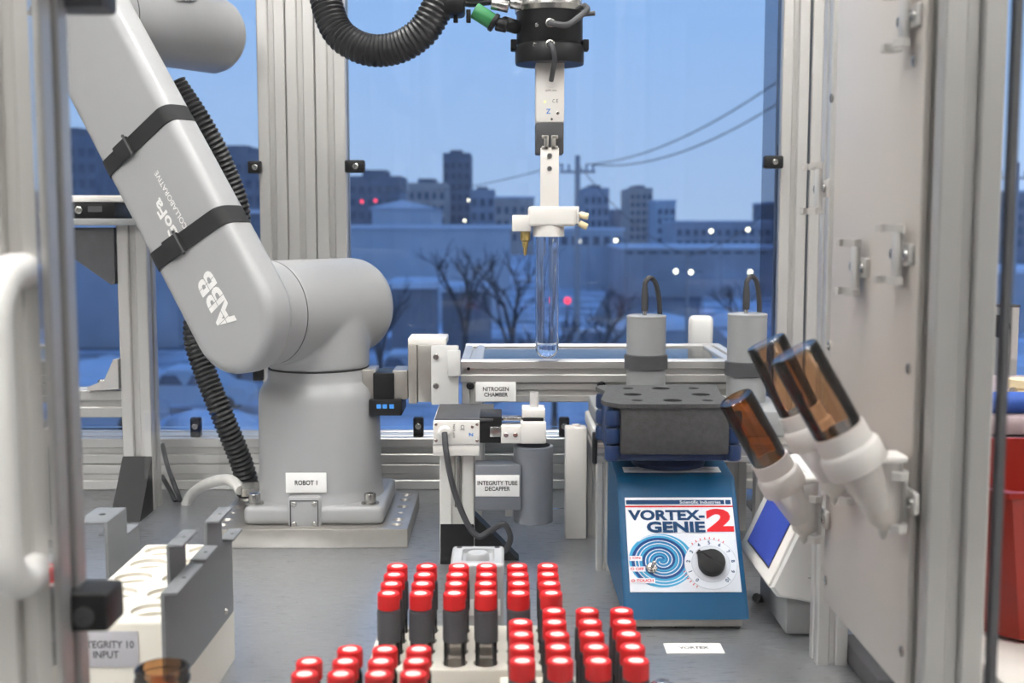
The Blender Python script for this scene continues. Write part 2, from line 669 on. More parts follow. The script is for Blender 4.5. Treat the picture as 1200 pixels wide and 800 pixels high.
# ================================================================== MACHINE FRAME
mf = thing('machine_frame', 'silver aluminium profile frame around the robot cell', 'frame', (-.3, 2.07, 0))
YP = 2.11
for (a, b2, y) in ((302, 335.3, 150), (335.8, 369, 150), (369.6, 405.5, 150), (915.5, 947.5, 150), (950, 983, 150)):
    x0, x1 = W(a, y, YP).x, W(b2, y, YP).x
    wdt = x1 - x0 - .0008
    MB().profile(((x0 + x1) / 2, YP + wdt / 2, 0.0), ((x0 + x1) / 2, YP + wdt / 2, 1.3), wdt, X, slot=.2).build('post', ALU, mf)
for zc in (.0222, .0675):
    MB().profile((TX0, 2.0425, zc), (.62, 2.0425, zc), .0445, Y, slot=.24).build('rail', ALUX, mf)
MB().profile((TX0, 2.087, .0675), (.62, 2.087, .0675), .0445, Y).build('rail', ALUX, mf)
MB().profile((TX0 + .025, YP + .025, 0), (TX0 + .025, YP + .025, 1.3), .05).build('post', ALU, mf)
for z in (1.325,):
    MB().profile((TX0, YP + .025, z), (.64, YP + .025, z), .05, Y).build('rail', ALUX, mf)
    MB().profile((TX0 + .025, .72, z), (TX0 + .025, YP, z), .05, X).build('rail', ALUX, mf)
    MB().profile((.339, .87, z), (.339, YP, z), .05, X).build('rail', ALUX, mf)
# right front post
MB().profile((.3388, .8925, -.3), (.3388, .8925, 1.30), .045, X, slot=.24).build('post', ALU, mf)
# post behind the side panel
MB().profile((.340, 1.212, 0), (.340, 1.212, 1.30), .032, X).build('post', ALU, mf)
MB().box(.357, .392, 1.10, 1.23, 0.0, .022, .003).build('foot', DGREY, mf)
# glass clamps on the posts
for (px, py, sx_) in ((298.5, 196, 15), (416, 195, 23), (906, 190, 22)):
    c = W(px, py, YP - .012)
    k = MB().obox(c, (sx_ * YP / FPX, .018, .022), r=.003).build('glass_clamp', BLACK, mf)
    s = MB()
    screw(s, c + V((.002, -.009, 0)), -Y, .005, .002)
    s.build('screw', STEEL, k)
for (px, py) in ((490.5, 506), (661, 503), (230, 505)):
    c = W(px, py, 2.035)
    c.z = .09 + .017
    k = MB().obox(c, (.018, .016, .034), r=.003).build('glass_clamp', BLACK, mf)
    s = MB()
    screw(s, c + V((0, -.008, .002)), -Y, .005, .002)
    s.build('screw', STEEL, k)
# glazing of the cell
struct(MB().box(W(405.5, 150, YP).x - .002, W(916, 150, YP).x, YP + .022, YP + .028, .09, 1.30).build('window_4', GLASS))
struct(MB().box(TX0 + .05, W(302, 150, YP).x + .002, YP + .022, YP + .028, .09, 1.30).build('window_5', GLASS))
struct(MB().box(W(983, 150, YP).x, .64, YP + .022, YP + .028, .09, 1.30).build('window_6', GLASS))
# film strip beside the right posts
x0, x1 = W(896, 150, YP).x, W(914.5, 150, YP).x
FILM = pane_mat('grey_film', (0.66, 0.68, 0.72), 1.4)
MB().box(x0, x1, YP + .012, YP + .016, .09, 1.30).build('edge_strip', FILM, mf)

# ---- left inner support (post + bracket + shelf)
ls = thing('shelf_stand', 'aluminium post with horizontal arm and dark gusset left of the robot', 'stand', (-.58, 1.9, 0))
MB().profile((-.5805, 1.8965, 0), (-.5805, 1.8965, .452), .047, X, slot=.22).build('post', ALU, ls)
MB().profile((-1.10, 1.9, .171), (-.604, 1.9, .171), .044, Y, slot=.24).build('rail', ALUX, ls)
g = MB()
g.prism([(-.735, 1.868, .449), (-.606, 1.868, .449), (-.606, 1.868, .362), (-.612, 1.868, .360)], (0, .05, 0))
g.build('gusset', DGREY, ls)
MB().box(-1.1, -.545, 1.855, 1.99, .452, .463, .002).build('shelf_plate', MGREY, ls)
br = MB()
br.prism([(-.606, 1.868, .196), (-.655, 1.868, .1935), (-.655, 1.868, .199), (-.628, 1.868, .210), (-.613, 1.868, .243), (-.606, 1.868, .243)], (0, .03, 0))
bo = br.build('corner_bracket', ALU, ls)
s = MB()
screw(s, (-.634, 1.878, .206), Z, .007, .004)
s.build('screw', STEEL, ls)
ft = MB()
ft.prism([(-.604, 1.872, .088), (-.604, 1.80, .0), (-.604, 1.872, .0)], (.046, 0, 0))
ft.build('foot', BLACK, ls)
ctl = thing('controller_box', 'flat black controller with white lid on the shelf at far left', 'controller', (-.8, 1.92, .463))
MB().box(-1.0, -.60, 1.862, 1.985, .463, .488, .002).build('housing', BLACK, ctl)
MB().box(-1.02, -.575, 1.858, 1.99, .488, .4985, .002).build('lid', WHITE, ctl)
s = MB()
screw(s, W(92, 246, 1.861), -Y, .006, .002)
s.build('screw', STEEL, ctl)
MB().box(-.642, -.620, 1.8612, 1.8632, .473, .482).build('port', DGREY, ctl)

# ---- left front door edge with pull handle
ld = thing('door_frame', 'blurred silver door profile at the left edge of the picture', 'door frame', (-.295, .74, -.3))
MB().profile((-.2951, .7425, -.3), (-.2951, .7425, 1.3), .045, X, slot=.22).build('post', ALU, ld)
h = MB()
hx = -.287
z1, z2 = .427, .243
hp = [(hx, .722, z1), (hx, .70, z1)] + [(hx, .70 - .028 * math.sin(a), z1 - .028 * (1 - math.cos(a))) for a in [math.pi / 2 * k / 6 for k in range(1, 7)]]
hp += [(hx, .672, (z1 + z2) / 2)] + [(hx, .70 - .028 * math.cos(a), z2 + .028 * (1 - math.sin(a))) for a in [math.pi / 2 * k / 6 for k in range(0, 6)]] + [(hx, .70, z2), (hx, .722, z2)]
h.tube(hp, .0105, 14)
h.build('pull_handle', LGREY, ld)
# black stop block
c = W(116, 706, .76)
k = MB().obox(V((c.x - .006, .752, c.z + .001)), (.040, .034, .025), r=.003).build('stop_block', BLACK, ld)
s = MB()
screw(s, (c.x - .001, .735, c.z - .001), -Y, .0065, .003)
s.build('screw', DGREY, k)
c = W(88, 3, .76)
MB().obox(V((c.x, .775, c.z + .012)), (.034, .03, .030), r=.003).build('hinge_block', DGREY, ld)
# front door glass
fg = thing('window_7', 'clear front door pane with black right edge', 'window', (-.26, .69, -.3))
fg['kind'] = 'structure'
del fg['category']
xr = W(1174, 400, .70).x
MB().box(-.2715, xr, .700, .704, -.3, 1.30).build('pane', DOORGLASS, fg)
MB().box(xr, xr + .0042, .698, .706, -.3, 1.30).build('edge_gasket', DGREY, fg)

# ---- right side panel with screws
PX = .3105
p0 = onX(964.5, 702, PX)
p1 = onX(1062, 806, PX)
pn = thing('mounting_board', 'warm grey panel on the right carrying clips and vials', 'panel', (PX, 1.0, p0.z))
zb = p0.z
MB().box(PX, .3160, .8935, p0.y, zb, 1.30, .001).build('sheet', PANEL, pn)
for (px, py) in ((975, 115), (1072, 72), (972, 405), (1065, 432), (968, 680), (1057, 763)):
    q = onX(px, py, PX)
    s = MB()
    screw(s, q, -X, .0045, .0015)
    s.build('screw', STEEL, pn)

# ================================================================== clips on the panel
CLIPM = M('clip_grey', '#c2bfbb', 0.42, 0.1, 0.03, 60)


def make_clip(p, label, hgt=.040):
    """p = centre of the mounting plate on the panel face (x = PX)"""
    x, y, z = p
    c = thing('tube_clip', label, 'clip', (x, y, z), 'tube clips on the side panel')
    MB().box(x - .0045, x, y - .022, y + .022, z - .0085, z + .0085, .0015).build('mount_plate', CLIPM, c)
    MB().box(x - .0085, x - .0045, y - .008, y + .008, z - hgt / 2, z + hgt / 2, .001).build('spine', CLIPM, c)
    for sy in (-1, 1):
        s = MB()
        screw(s, (x - .0045, y + sy * .0155, z), -X, .0045, .0022)
        s.build('screw', STEEL, c)
    for sz in (-1, 1):
        f = MB()
        zz = z + sz * hgt / 2
        for sy in (-1, 1):
            pts = [(x - .0045, y + sy * 0.0096), (x - .008, y + sy * 0.0184), (x - .014, y + sy * 0.0201), (x - .0195, y + sy * 0.0158), (x - .018, y + sy * 0.0109), (x - .0135, y + sy * 0.0149), (x - .0095, y + sy * 0.0131), (x - .0075, y + sy * 0.0018)]
            f.prism([(a, b3, zz - .003) for a, b3 in pts], (0, 0, .006))
        f.build('fork', CLIPM, c)
    return c


for (px, py, h_, lb) in ((967, 221, .043, 'empty grey tube clip at the far edge of the side panel'),
                         (1011, 313, .042, 'empty grey tube clip on the panel, lower and farther of the neighbouring pair'),
                         (1061, 298, .040, 'empty grey tube clip on the panel, nearest to the front post'),
                         (1070, 22, .040, 'empty grey tube clip at the top of the panel')):
    make_clip(onX(px, py, PX), lb, h_)


# ================================================================== amber vials in adapters
def vial_set(tip_px, clip_px, top_px, d_top, r, names, amat, cap_len=.030):
    q = onX(clip_px[0], clip_px[1], PX)
    make_clip(q, names[0], .040)
    ax_x = q.x - .0195                       # axis of the vertical body
    zt = W(tip_px[0], tip_px[1], q.y).z
    a = thing('y_adapter', names[1], 'adapter', (ax_x, q.y, zt), 'clear Y adapters on the side panel')
    o = V((ax_x, q.y, zt))
    rb = .0125
    MB().lathe([(.0008, 0), (.003, .003), (.004, .008), (.0105, .013), (rb, .018), (rb, .060), (rb + .001, .062)], o, Z, 20, True, False).build('vertical_tube', FROST, a)
    MB().lathe([(.0006, .0015), (.0035, .0085), (.010, .0135), (.0105, .016), (.002, .0162)], o, Z, 16).build('pale_liquid', BEIGE if False else CREAM, a)
    MB().obox(o + Z * .0645, (.027, .027, .0055), r=.002).build('square_cap', WHITE, a)
    top = W(top_px[0], top_px[1], d_top)
    start = o + Z * .022
    dr = (top - start)
    Ltot = dr.length
    dr.normalize()
    # arm: cone widening to the collar
    vlen = Ltot * .49
    col_end = Ltot - vlen                    # where glass leaves the white collar
    col_beg = col_end - cap_len
    MB().lathe([(.010, .0), (.0125, .004), (r * 1.02, col_beg), (r * 1.02, col_beg + .004)], start, dr, 24, True, False).build('slanted_arm', FROST, a)
    MB().lathe([(r * 1.20, col_beg - .002), (r * 1.27, col_beg), (r * 1.27, col_beg + cap_len * .45), (r * 1.2, col_beg + cap_len * .52), (r * 1.1, col_beg + cap_len * .56), (r * 1.09, col_end), (r * 1.0, col_end)],
               start, dr, 28).build('white_collar', MILK, a)
    vb = start + dr * (col_end + .0005)
    v = thing('amber_vial', names[2], 'vial', vb, 'inverted amber vials')
    L = vlen - .0005
    MB().lathe([(r * .97, 0), (r, .002), (r, L - .0022), (r * .975, L - .0006), (r * .93, L), (r * .75, L - .0004), (0.0001, L - .0016)], vb, dr, 28, True, False).build('glass_body', amat, v)
    MB().lathe([(r * .86, .0005), (r * .88, .003), (r * .88, L - .005), (r * .84, L - .0035), (0.0001, L - .0035)], vb, dr, 24, True, False).build('inner_wall', amat, v)
    return v


vial_set((946, 637), (966, 604), (862, 466), 1.12, .0172,
         ('grey tube clip holding the lowest, leftmost amber vial set', 'clear Y adapter with white collar under the lowest amber vial',
          'dark amber vial tilted over the foam block, lowest of three'), AMBERD, .032)
vial_set((988, 592), (1004, 556), (897, 400), 1.04, .0180,
         ('grey tube clip hidden behind the middle vial set', 'clear Y adapter with white collar between the other two adapters',
          'amber vial tilted behind the nearest one, top-left of three'), AMBER, .030)
vial_set((1038, 632), (1066, 583), (930, 411), .90, .0192,
         ('grey tube clip holding the nearest amber vial set', 'clear Y adapter with wide white collar nearest the front post',
          'largest amber vial, nearest of the three tilted ones'), AMBER, .032)

# ================================================================== ROBOT
A2 = V((-.275, 1.77, 0))
aN = V((-.559, -.829, 0)).normalized()   # joint axis towards camera-left
uN = V((-.829, .559, 0)).normalized()
TILT = R_(36.5)
sD = uN * math.sin(TILT) + Z * math.cos(TILT)
wD = -uN * math.cos(TILT) + Z * math.sin(TILT)
PLZ = .027
rb = thing('robot_arm', 'large grey collaborative robot arm with straps and white logo', 'robot', (A2.x, A2.y, PLZ))

mp_ = thing('mounting_plate', 'thick bare aluminium plate under the robot base', 'plate', (-.278, 1.77, 0))
mpl = MB().box(-.42, -.1355, 1.65, 1.885, 0, PLZ, .0012).build('plate', ALUD, mp_)
cut = MB()
for xx in (-.153, -.403):
    for yy, r in ((1.675, .006), (1.705, .006), (1.745, .0035), (1.785, .006), (1.83, .006), (1.865, .006)):
        cut.lathe([(r, PLZ - .012), (r, PLZ - .0035), (r * 1.6, PLZ + .0005), (r * 1.6, PLZ + .004)], (xx, yy, 0), Z, 16)
drill(mpl, cut)

# base
bs = MB()
bs.obox((A2.x + .004, 1.77, PLZ + .0135), (.200, .196, .027), r=.008, seg=3)
bs.build('base_flange', ROBOT, rb)
MB().lathe([(.100, PLZ + .020), (.094, PLZ + .028), (.0915, PLZ + .045), (.0905, .10), (.0895, .195), (.0885, .206), (.084, .216), (.0775, .223), (.0755, .228), (.0752, .2415)],
           A2, Z, 64).build('base_column', ROBOT, rb)
MB().lathe([(.0740, .2412), (.0740, .2432)], A2, Z, 64).build('joint_gap', SEAM, rb)
for sx_ in (-.083, .083):
    p = V((A2.x + sx_, 1.69, PLZ + .027))
    bt = MB()
    bt.lathe([(.013, 0), (.013, .002), (.0085, .002), (.0085, .014), (.0078, .0155), (.0045, .0155), (.0045, .008), (.0001, .008)], p, Z, 20)
    bt.build('bolt', STEEL, rb)
# connector cover
yc = 1.6705
cx = W(357, 600, yc).x
zc = W(357, 600, yc).z
cv = MB().obox((cx, yc + .010, zc - .002), (.047, .028, .050), r=.005).build('connector_cover', ROBOT, rb)
ORG[cv.name] = ORG[rb.name]
rg = MB()
pts_o = [(.0195, .0195), (-.0195, .0195), (-.0195, -.0195), (.0195, -.0195)]
yy = yc - .0042
for k in range(4):
    a, b2 = pts_o[k], pts_o[(k + 1) % 4]
    rg.tube([(cx + a[0], yy, zc - .002 + a[1]), (cx + b2[0], yy, zc - .002 + b2[1])], .0007, 6)
rg.build('gasket_line', SEAM, cv)
for sx_ in (-1, 1):
    for sz in (-1, 1):
        s = MB()
        screw(s, (cx + sx_ * .0145, yy, zc - .002 + sz * .0145), -Y, .0038, .0016)
        s.build('screw', STEEL, cv)
s = MB()
s.cyl((cx, yy + .001, zc - .002), (cx, yy - .0005, zc - .002), .0045, 20)
s.build('centre_dot', ROBOT, cv)
p = W(359, 565, 1.679)
plaque(rb, V((p.x, 1.6775, p.z)), X, Z, .058, .029, WHITEL, 'ROBOT 1', 'label_plate', .032, .0070, bold=.025)

# turret: vertical neck fused with the horizontal shoulder cylinder
zA = .33
Rs = .0735
CT = V((A2.x, A2.y, zA))
tm = MB()
tm.lathe([(.0752, .2432), (.0752, .29), (.072, .335)], A2, Z, 48)
tm.lathe([(.052, -.102), (.062, -.0995), (.069, -.092), (.0725, -.081), (Rs, -.068), (Rs, .100)], CT, aN, 48)
tu = tm.build('shoulder', ROBOT, None)
md = tu.modifiers.new('r', 'REMESH')
md.mode = 'VOXEL'
md.voxel_size = .0032
md2 = tu.modifiers.new('s', 'SMOOTH')
md2.factor = .5
md2.iterations = 14
bpy.context.view_layer.update()
me = bpy.data.meshes.new_from_object(tu.evaluated_get(bpy.context.evaluated_depsgraph_get()))
tu.modifiers.clear()
tu.data = me
me.transform(Matrix.Translation(-ORG[rb.name]))
tu.parent = rb
tu.location = (0, 0, 0)
me.polygons.foreach_set('use_smooth', [True] * len(me.polygons))
me.materials.clear()
me.materials.append(ROBOT)
MB().lathe([(Rs - .0006, .0985), (Rs + .0001, .0988), (Rs + .0001, .1002), (Rs - .0006, .1005)], CT, aN, 64).build('joint_gap', SEAM, rb)
MB().lathe([(.050, -.1045), (.058, -.1025), (.060, -.098)], CT, aN, 48).build('end_cap', ROBOT, rb)
MB().lathe([(Rs, .1005), (Rs, .140), (Rs + .001, .151)], CT, aN, 64).build('shoulder_ring', ROBOT, rb)

# lower arm: rounded slab between shoulder and elbow
OF = .181
TH = .050
Bc = CT + aN * OF
LL = .545
R0, R1 = .080, .081


def hull_loop(e, nn, k=26):
    """outline of the convex hull of the two end circles inset by e, at depth nn behind the face"""
    out = []
    ra, rb_ = R0 - e, R1 - e
    be = math.asin((R0 - R1) / LL)
    a0, a1 = math.pi / 2 + (math.pi / 2) - 0, 0
    # around the shoulder end (s=0): angles from pi/2 - be .. -pi/2 ... measured from +s axis
    for i in range(k + 1):
        th = (math.pi / 2 - be) + (2 * math.pi - 2 * (math.pi / 2 - be)) * i / k
        out.append((ra * math.cos(th), ra * math.sin(th)))
    for i in range(k + 1):
        th = -(math.pi / 2 - be) + 2 * (math.pi / 2 - be) * i / k
        out.append((LL + rb_ * math.cos(th), rb_ * math.sin(th)))
    return [Bc - aN * nn + sD * s_ + wD * w_ for s_, w_ in out]


lo = []
rr = .017
for k in range(7):
    a = math.pi / 2 * k / 6
    lo.append(hull_loop(rr * (1 - math.sin(a)), rr * (1 - math.cos(a)) * .8))
rr2 = .012
for k in range(4, -1, -1):
    a = math.pi / 2 * k / 4
    lo.append(hull_loop(rr2 * (1 - math.sin(a)), TH - rr2 * (1 - math.cos(a))))
MB().loft(lo).build('lower_arm', ROBOT, rb, ang=50)

# elbow cylinder behind the arm and upper arm (mostly above the picture)
Ec = Bc + sD * LL
EL = .2
for _k in range(60):                 # length that puts the housing end at its place beside the window post
    _p = Ec - aN * EL - uN * .0625
    _px = 600 + FPX * (_p - CAM).dot(RT) / (_p - CAM).dot(FW)
    EL += (298 - _px) * .0004
Re = .0625
MB().lathe([(Re, -TH + .002), (Re, -.084)], Ec, aN, 56).build('elbow_ring', ROBOT, rb)
MB().lathe([(Re - .0006, -.086), (Re - .0006, -.084)], Ec, aN, 56).build('joint_gap', SEAM, rb)
MB().lathe([(Re, -.086), (Re, -EL + .030), (Re - .004, -EL + .018), (Re - .012, -EL + .007), (Re - .024, -EL + .001), (Re - .040, -EL)][::-1], Ec, aN, 56).build('elbow_housing', ROBOT, rb)
TX = W(644, 60, 1.75).x
TYd = 1.75
ek = Ec - aN * .18
ua = MB()
path = smooth_path([ek + Z * .03, ek + V((-.01, -.01, .14)), ek + V((.05, -.03, .30)), V((-.22, 1.86, 1.16)), V((-.02, 1.80, 1.18))], 8)
ua.tube(path, .055, 28, True, [.058 - .012 * i / (len(path) - 1) for i in range(len(path))])
ua.build('upper_arm', ROBOT, rb)
wr = MB()
wr.lathe([(.030, -.075), (.046, -.068), (.050, -.055), (.050, .055), (.046, .068), (.030, .075)], V((.02, 1.79, 1.15)), V((.8, -.6, 0)), 36)
wr.build('wrist', ROBOT, rb)
wl = MB()
ztop = W(645, 0, TYd).z
wl.tube(smooth_path([V((.06, 1.765, 1.15)), V((TX, TYd, 1.10)), V((TX, TYd, .98)), V((TX, TYd, ztop + .03))], 6), .045, 32)
wl.build('wrist_link', ROBOT, rb)

# logo and lettering on the arm face
WHINK = M('white_print', '#eceae8', 0.5)


def on_arm(px, py, off=.0006):
    r = ray(px, py)
    P0 = Bc + aN * off
    k = (P0 - CAM).dot(aN) / r.dot(aN)
    return CAM + r * k


lg = on_arm(253, 353)
gl_ = text('ABB', WHINK, rb, lg, sD, -wD, .086, .036, .035, 'logo', spacing=1.0)
ct2 = MB()
for k in range(3):
    c0 = lg + sD * ((k - 1) * .0290)
    ct2.obox(c0 + aN * .0004, (.0008, .037, .0003), (sD, wD, aN))
ct2.obox(lg + aN * .0004, (.088, .0008, .0003), (sD, wD, aN))
ct2.build('logo_cuts', ROBOT, rb)
text('GoFa', WHINK, rb, on_arm(195, 258), sD, -wD, .068, .019, .03, 'lettering')
text('COLLABORATIVE', WHINK, rb, on_arm(200, 234), sD, -wD, .098, .0085, .005, 'lettering')
# small black fittings and cable gland at the base
gp = W(303, 439, 1.70)
MB().obox(gp + V((0, .0, 0)), (.015, .012, .016), r=.002).build('cable_clip', BLACK, rb)
MB().cyl((A2.x - .112, 1.735, .064), (A2.x - .082, 1.745, .064), .0115, 6, .001).build('cable_gland', STEEL, rb)


def strap(pxl, pyl, label, shear, width):
    """webbing strap around the lower arm at the arm position seen at (pxl,pyl)"""
    q = on_arm(pxl, pyl) - Bc
    s0 = q.dot(sD)
    rloc = R0 + (R1 - R0) * s0 / LL + .0012
    st = thing('hook_and_loop_strap', label, 'strap', Bc + sD * s0, 'straps on the lower arm')
    outl = []
    rc = .017
    hw, f0, f1 = rloc, .0022, -TH - .0022
    # rounded rectangle in (w, n)
    for (cw, cn, a0) in ((hw - rc, f0 - rc, 0), (-(hw - rc), f0 - rc, 90), (-(hw - rc), f1 + rc, 180), (hw - rc, f1 + rc, 270)):
        for k in range(7):
            a = R_(a0 + 15 * k)
            outl.append((cw + rc * math.cos(a), cn + rc * math.sin(a)))
    loops = []
    for (ds, dn) in ((-width / 2, 0), (width / 2, 0), (width / 2, -.002), (-width / 2, -.002)):
        l = []
        for (w_, n_2) in outl:
            k = 1 + dn / rloc
            l.append(Bc + sD * (s0 + ds + shear * w_) + wD * (w_ * k) + aN * (n_2 + (dn if n_2 > -TH / 2 else -dn)))
        loops.append(l)
    MB().loft(loops, closed=True).build('webbing', WEB, st)
    # overlapping end and wire loop buckle
    ms = MB()
    wq = -.022
    ms.obox(Bc + sD * (s0 + shear * wq) + wD * wq + aN * .0045, (width * 1.12, .034, .004), ((sD + wD * shear * 0), wD + sD * shear, aN), .001)
    ms.build('tab', WEB, st)
    bk = MB()
    c0 = Bc + sD * (s0 + shear * -.008) + wD * -.008 + aN * .0075
    bk.tube([c0 - sD * width * .62, c0 + sD * width * .62], .0014, 8)
    bk.ball(c0 - sD * width * .62, .0026, 8, 6)
    bk.ball(c0 + sD * width * .62, .0026, 8, 6)
    bk.build('buckle', DGREY, st)


strap(171, 150, 'black webbing strap with buckle, upper of two on the robot arm', -.12, .026)
strap(229, 268, 'black webbing strap with buckle, lower of two on the robot arm', -.19, .028)

# hose running behind the arm
hs = thing('corrugated_hose', 'black corrugated hose running down behind the robot arm', 'hose', W(294, 580, 1.86))
hm = MB()
corrugated(hm, [W(205, 98, 1.86), W(238, 148, 1.86), W(262, 195, 1.87), W(280, 250, 1.88), W(270, 300, 1.89), W(238, 345, 1.88), W(228, 390, 1.86), W(240, 435, 1.85), W(262, 490, 1.84), W(284, 545, 1.85), W(292, 582, 1.86)], .0185, .0075, 16)
hm.build('hose', BLACKR, hs)
# light cable from the base into the worktop
cb = MB().tube(smooth_path([(A2.x - .112, 1.735, .064), W(268, 562, 1.765), W(245, 566, 1.83), W(227, 577, 1.90), onZ(218, 591, .0)], 8), .0085, 12).build('power_cable', WCABLE)
tag(cb, 'light grey cable curving from the robot base into the worktop', 'cable')
c2 = MB()
c2.tube(smooth_path([W(190, 520, 2.0), W(196, 545, 1.98), W(205, 570, 1.93), onZ(212, 588)], 6), .004, 8)
tag(c2.build('power_cable', CABLE), 'thin dark cable beside the left post, farther of two', 'cable')
c2 = MB()
c2.tube(smooth_path([W(190, 558, 1.99), W(198, 572, 1.96), onZ(206, 588)], 6), .004, 8)
tag(c2.build('power_cable', CABLE), 'short thin dark cable at the foot of the left post', 'cable')

# ================================================================== GRIPPER at the wrist
gp_ = thing('gripper', 'white and black electric gripper hanging from the robot wrist', 'gripper', (TX, TYd, W(645, 277, TYd).z))


def tz(py, d=None):
    return W(645, py, d or TYd).z


def gx(px, py=100, d=None):
    return W(px, py, d or TYd).x


GO = V((TX, TYd, 0))
rg_ = .0475
MB().lathe([(rg_ + .002, tz(16)), (rg_ + .003, tz(10)), (rg_ - .001, tz(4)), (rg_ - .002, tz(-25))], GO, Z, 40).build('flange_ring', STEEL, gp_)
MB().lathe([(rg_ - .001, tz(53)), (rg_, tz(50)), (rg_, tz(16))], GO, Z, 40).build('tool_changer', BLACK, gp_)
MB().lathe([(rg_ + .0012, tz(76)), (rg_ + .002, tz(73)), (rg_ + .002, tz(58)), (rg_ - .002, tz(53))], GO, Z, 40).build('tool_plate', BLACK, gp_)
for sx_ in (-1, 1):
    MB().box(TX + sx_ * .047, TX + sx_ * .056, TYd - .01, TYd + .01, tz(60), tz(47), .0015).build('lock_tab', BLACK, gp_)
yf = TYd - rg_
for (px, py, r) in ((643, 27, .0065), (643, 52, .0065)):
    s = MB()
    s.lathe([(r, -.002), (r, .002), (r * .75, .0025), (r * .7, .0005), (.0001, .0005)], V((gx(px), yf + .0005, tz(py, yf))), -Y, 20)
    s.build('socket', STEEL, gp_)
for (px, py) in ((629, 29), (658, 29), (627, 52)):
    s = MB()
    xx = gx(px, py, yf)
    screw(s, (xx, TYd - math.sqrt(max(rg_ ** 2 - (xx - TX) ** 2, 0)) - .0004, tz(py, yf)), -Y, .003, .0015)
    s.build('screw', STEEL, gp_)
# body
x0, x1 = gx(627.5), gx(660.5)
MB().box(x0, x1, TYd - .021, TYd + .03, tz(145), tz(76) + .002, .002).build('body', WHITE, gp_)
yb = TYd - .0212
text('Z', M('blue_print', '#2f7fd0', .5), gp_, V((gx(642), yb, tz(132))), X, Z, .0065, .007, .02, 'lettering', ext=.0002)
text('C E', INK, gp_, V((gx(650), yb, tz(120))), X, Z, .008, .005, .0, 'lettering')
text('#39LXN', INK, gp_, V((gx(645), yb, tz(108))), X, Z, .016, .003, .0, 'lettering')
MB().lathe([(.008, 0), (.008, .003), (.006, .004)], V((gx(645), yb + .001, tz(98))), -Y, 20).build('cable_boss', WHITE, gp_)
MB().cyl((gx(638), yb + .0005, tz(121)), (gx(638), yb - .0008, tz(121)), .0013, 10).build('status_led', M('yellow_led', '#d8f070', .4, emit=1.5), gp_)
s = MB()
screw(s, (gx(646), yb, tz(141)), -Y, .0018, .0008)
screw(s, (gx(653), yb, tz(134)), -Y, .0025, .0006)
s.build('screw', STEEL, gp_)
MB().box(x0, x1 - .0005, TYd - .020, TYd + .028, tz(181), tz(145), .0015).build('jaw_block', DGREY, gp_)
for sx_ in (-1, 1):
    c0 = V((TX + sx_ * .0052, TYd - .0215, (tz(160) + tz(176)) / 2))
    j = MB()
    j.obox(c0, (.0065, .006, tz(160) - tz(176)), r=.0008)
    j.obox(c0 + V((sx_ * .002, 0, .0075)), (.009, .006, .005), r=.0008)
    j.obox(c0 + V((sx_ * .002, 0, -.0075)), (.009, .006, .005), r=.0008)
    j.build('jaw', ALUD, gp_)
MB().box(gx(633), gx(654.5), TYd - .023, TYd - .009, tz(246), tz(174), .001).build('finger', WHITE, gp_)
for py in (183.5, 198.5):
    s = MB()
    screw(s, (gx(643.5), TYd - .023, tz(py)), -Y, .0040, .003)
    s.build('screw', STEEL, gp_)
hd = MB()
hd.box(gx(619), gx(674), TYd - .036, TYd + .014, tz(265), tz(242), .004, 3)
hd.build('tube_holder', WHITE, gp_)
hd = MB()
hd.lathe([(.0228, tz(277)), (.0228, tz(263))], V((gx(643), TYd - .012, 0)), Z, 32)
hd.build('holder_collar', WHITE, gp_)
MB().box(gx(600), gx(622), TYd - .028, TYd - .005, tz(271), tz(252), .0015).build('side_block', WHITE, gp_)
nz_ = MB()
nz_.lathe([(.0012, tz(299)), (.0028, tz(295)), (.0030, tz(290)), (.0045, tz(288)), (.0045, tz(283)), (.0072, tz(281)), (.0072, tz(271))], V((gx(615.5), TYd - .016, 0)), Z, 16)
nz_.build('nozzle', BRASS, gp_)
for dz, tl in ((0, .25), (-.011, -.35)):
    p = V((gx(673), TYd - .018, tz(250) + dz))
    dv = V((1, -.25, -.35 + tl * .4)).normalized()
    MB().cyl(p, p + dv * .012, .0032, 12).build('elbow_fitting', STEEL, gp_)
    MB().cyl(p + dv * .008, p + dv * .021, .0050, 14, .001).build('fitting_cap', BEIGE, gp_)
MB().box(gx(668), gx(678), TYd - .028, TYd - .004, tz(262), tz(242), .001).build('fitting_mount', WHITE, gp_)
# cables of the gripper
cb = MB()
cb.tube(smooth_path([(gx(643), yf - .002, tz(52, yf)), (gx(645), yf - .013, tz(56, yf)), (gx(648), yf - .012, tz(70, yf)), (gx(647), TYd - .036, tz(85)), (gx(645), TYd - .0245, tz(97))], 8), .0036, 10)
cb.build('signal_cable', DGREY, gp_)
cb = MB()
cb.tube(smooth_path([(gx(643), yf - .002, tz(27, yf)), (gx(648), yf - .014, tz(30, yf)), (gx(662), yf - .014, tz(31, yf)), (gx(676), TYd - .044, tz(26)), (gx(686), TYd - .03, tz(16)), (gx(684), TYd - .01, tz(8))], 8), .0042, 10)
cb.build('signal_cable', DGREY, gp_)
MB().cyl((gx(682), TYd - .03, tz(21)), (gx(695), TYd - .032, tz(20)), .0035, 10).build('connector', DGREY, gp_)
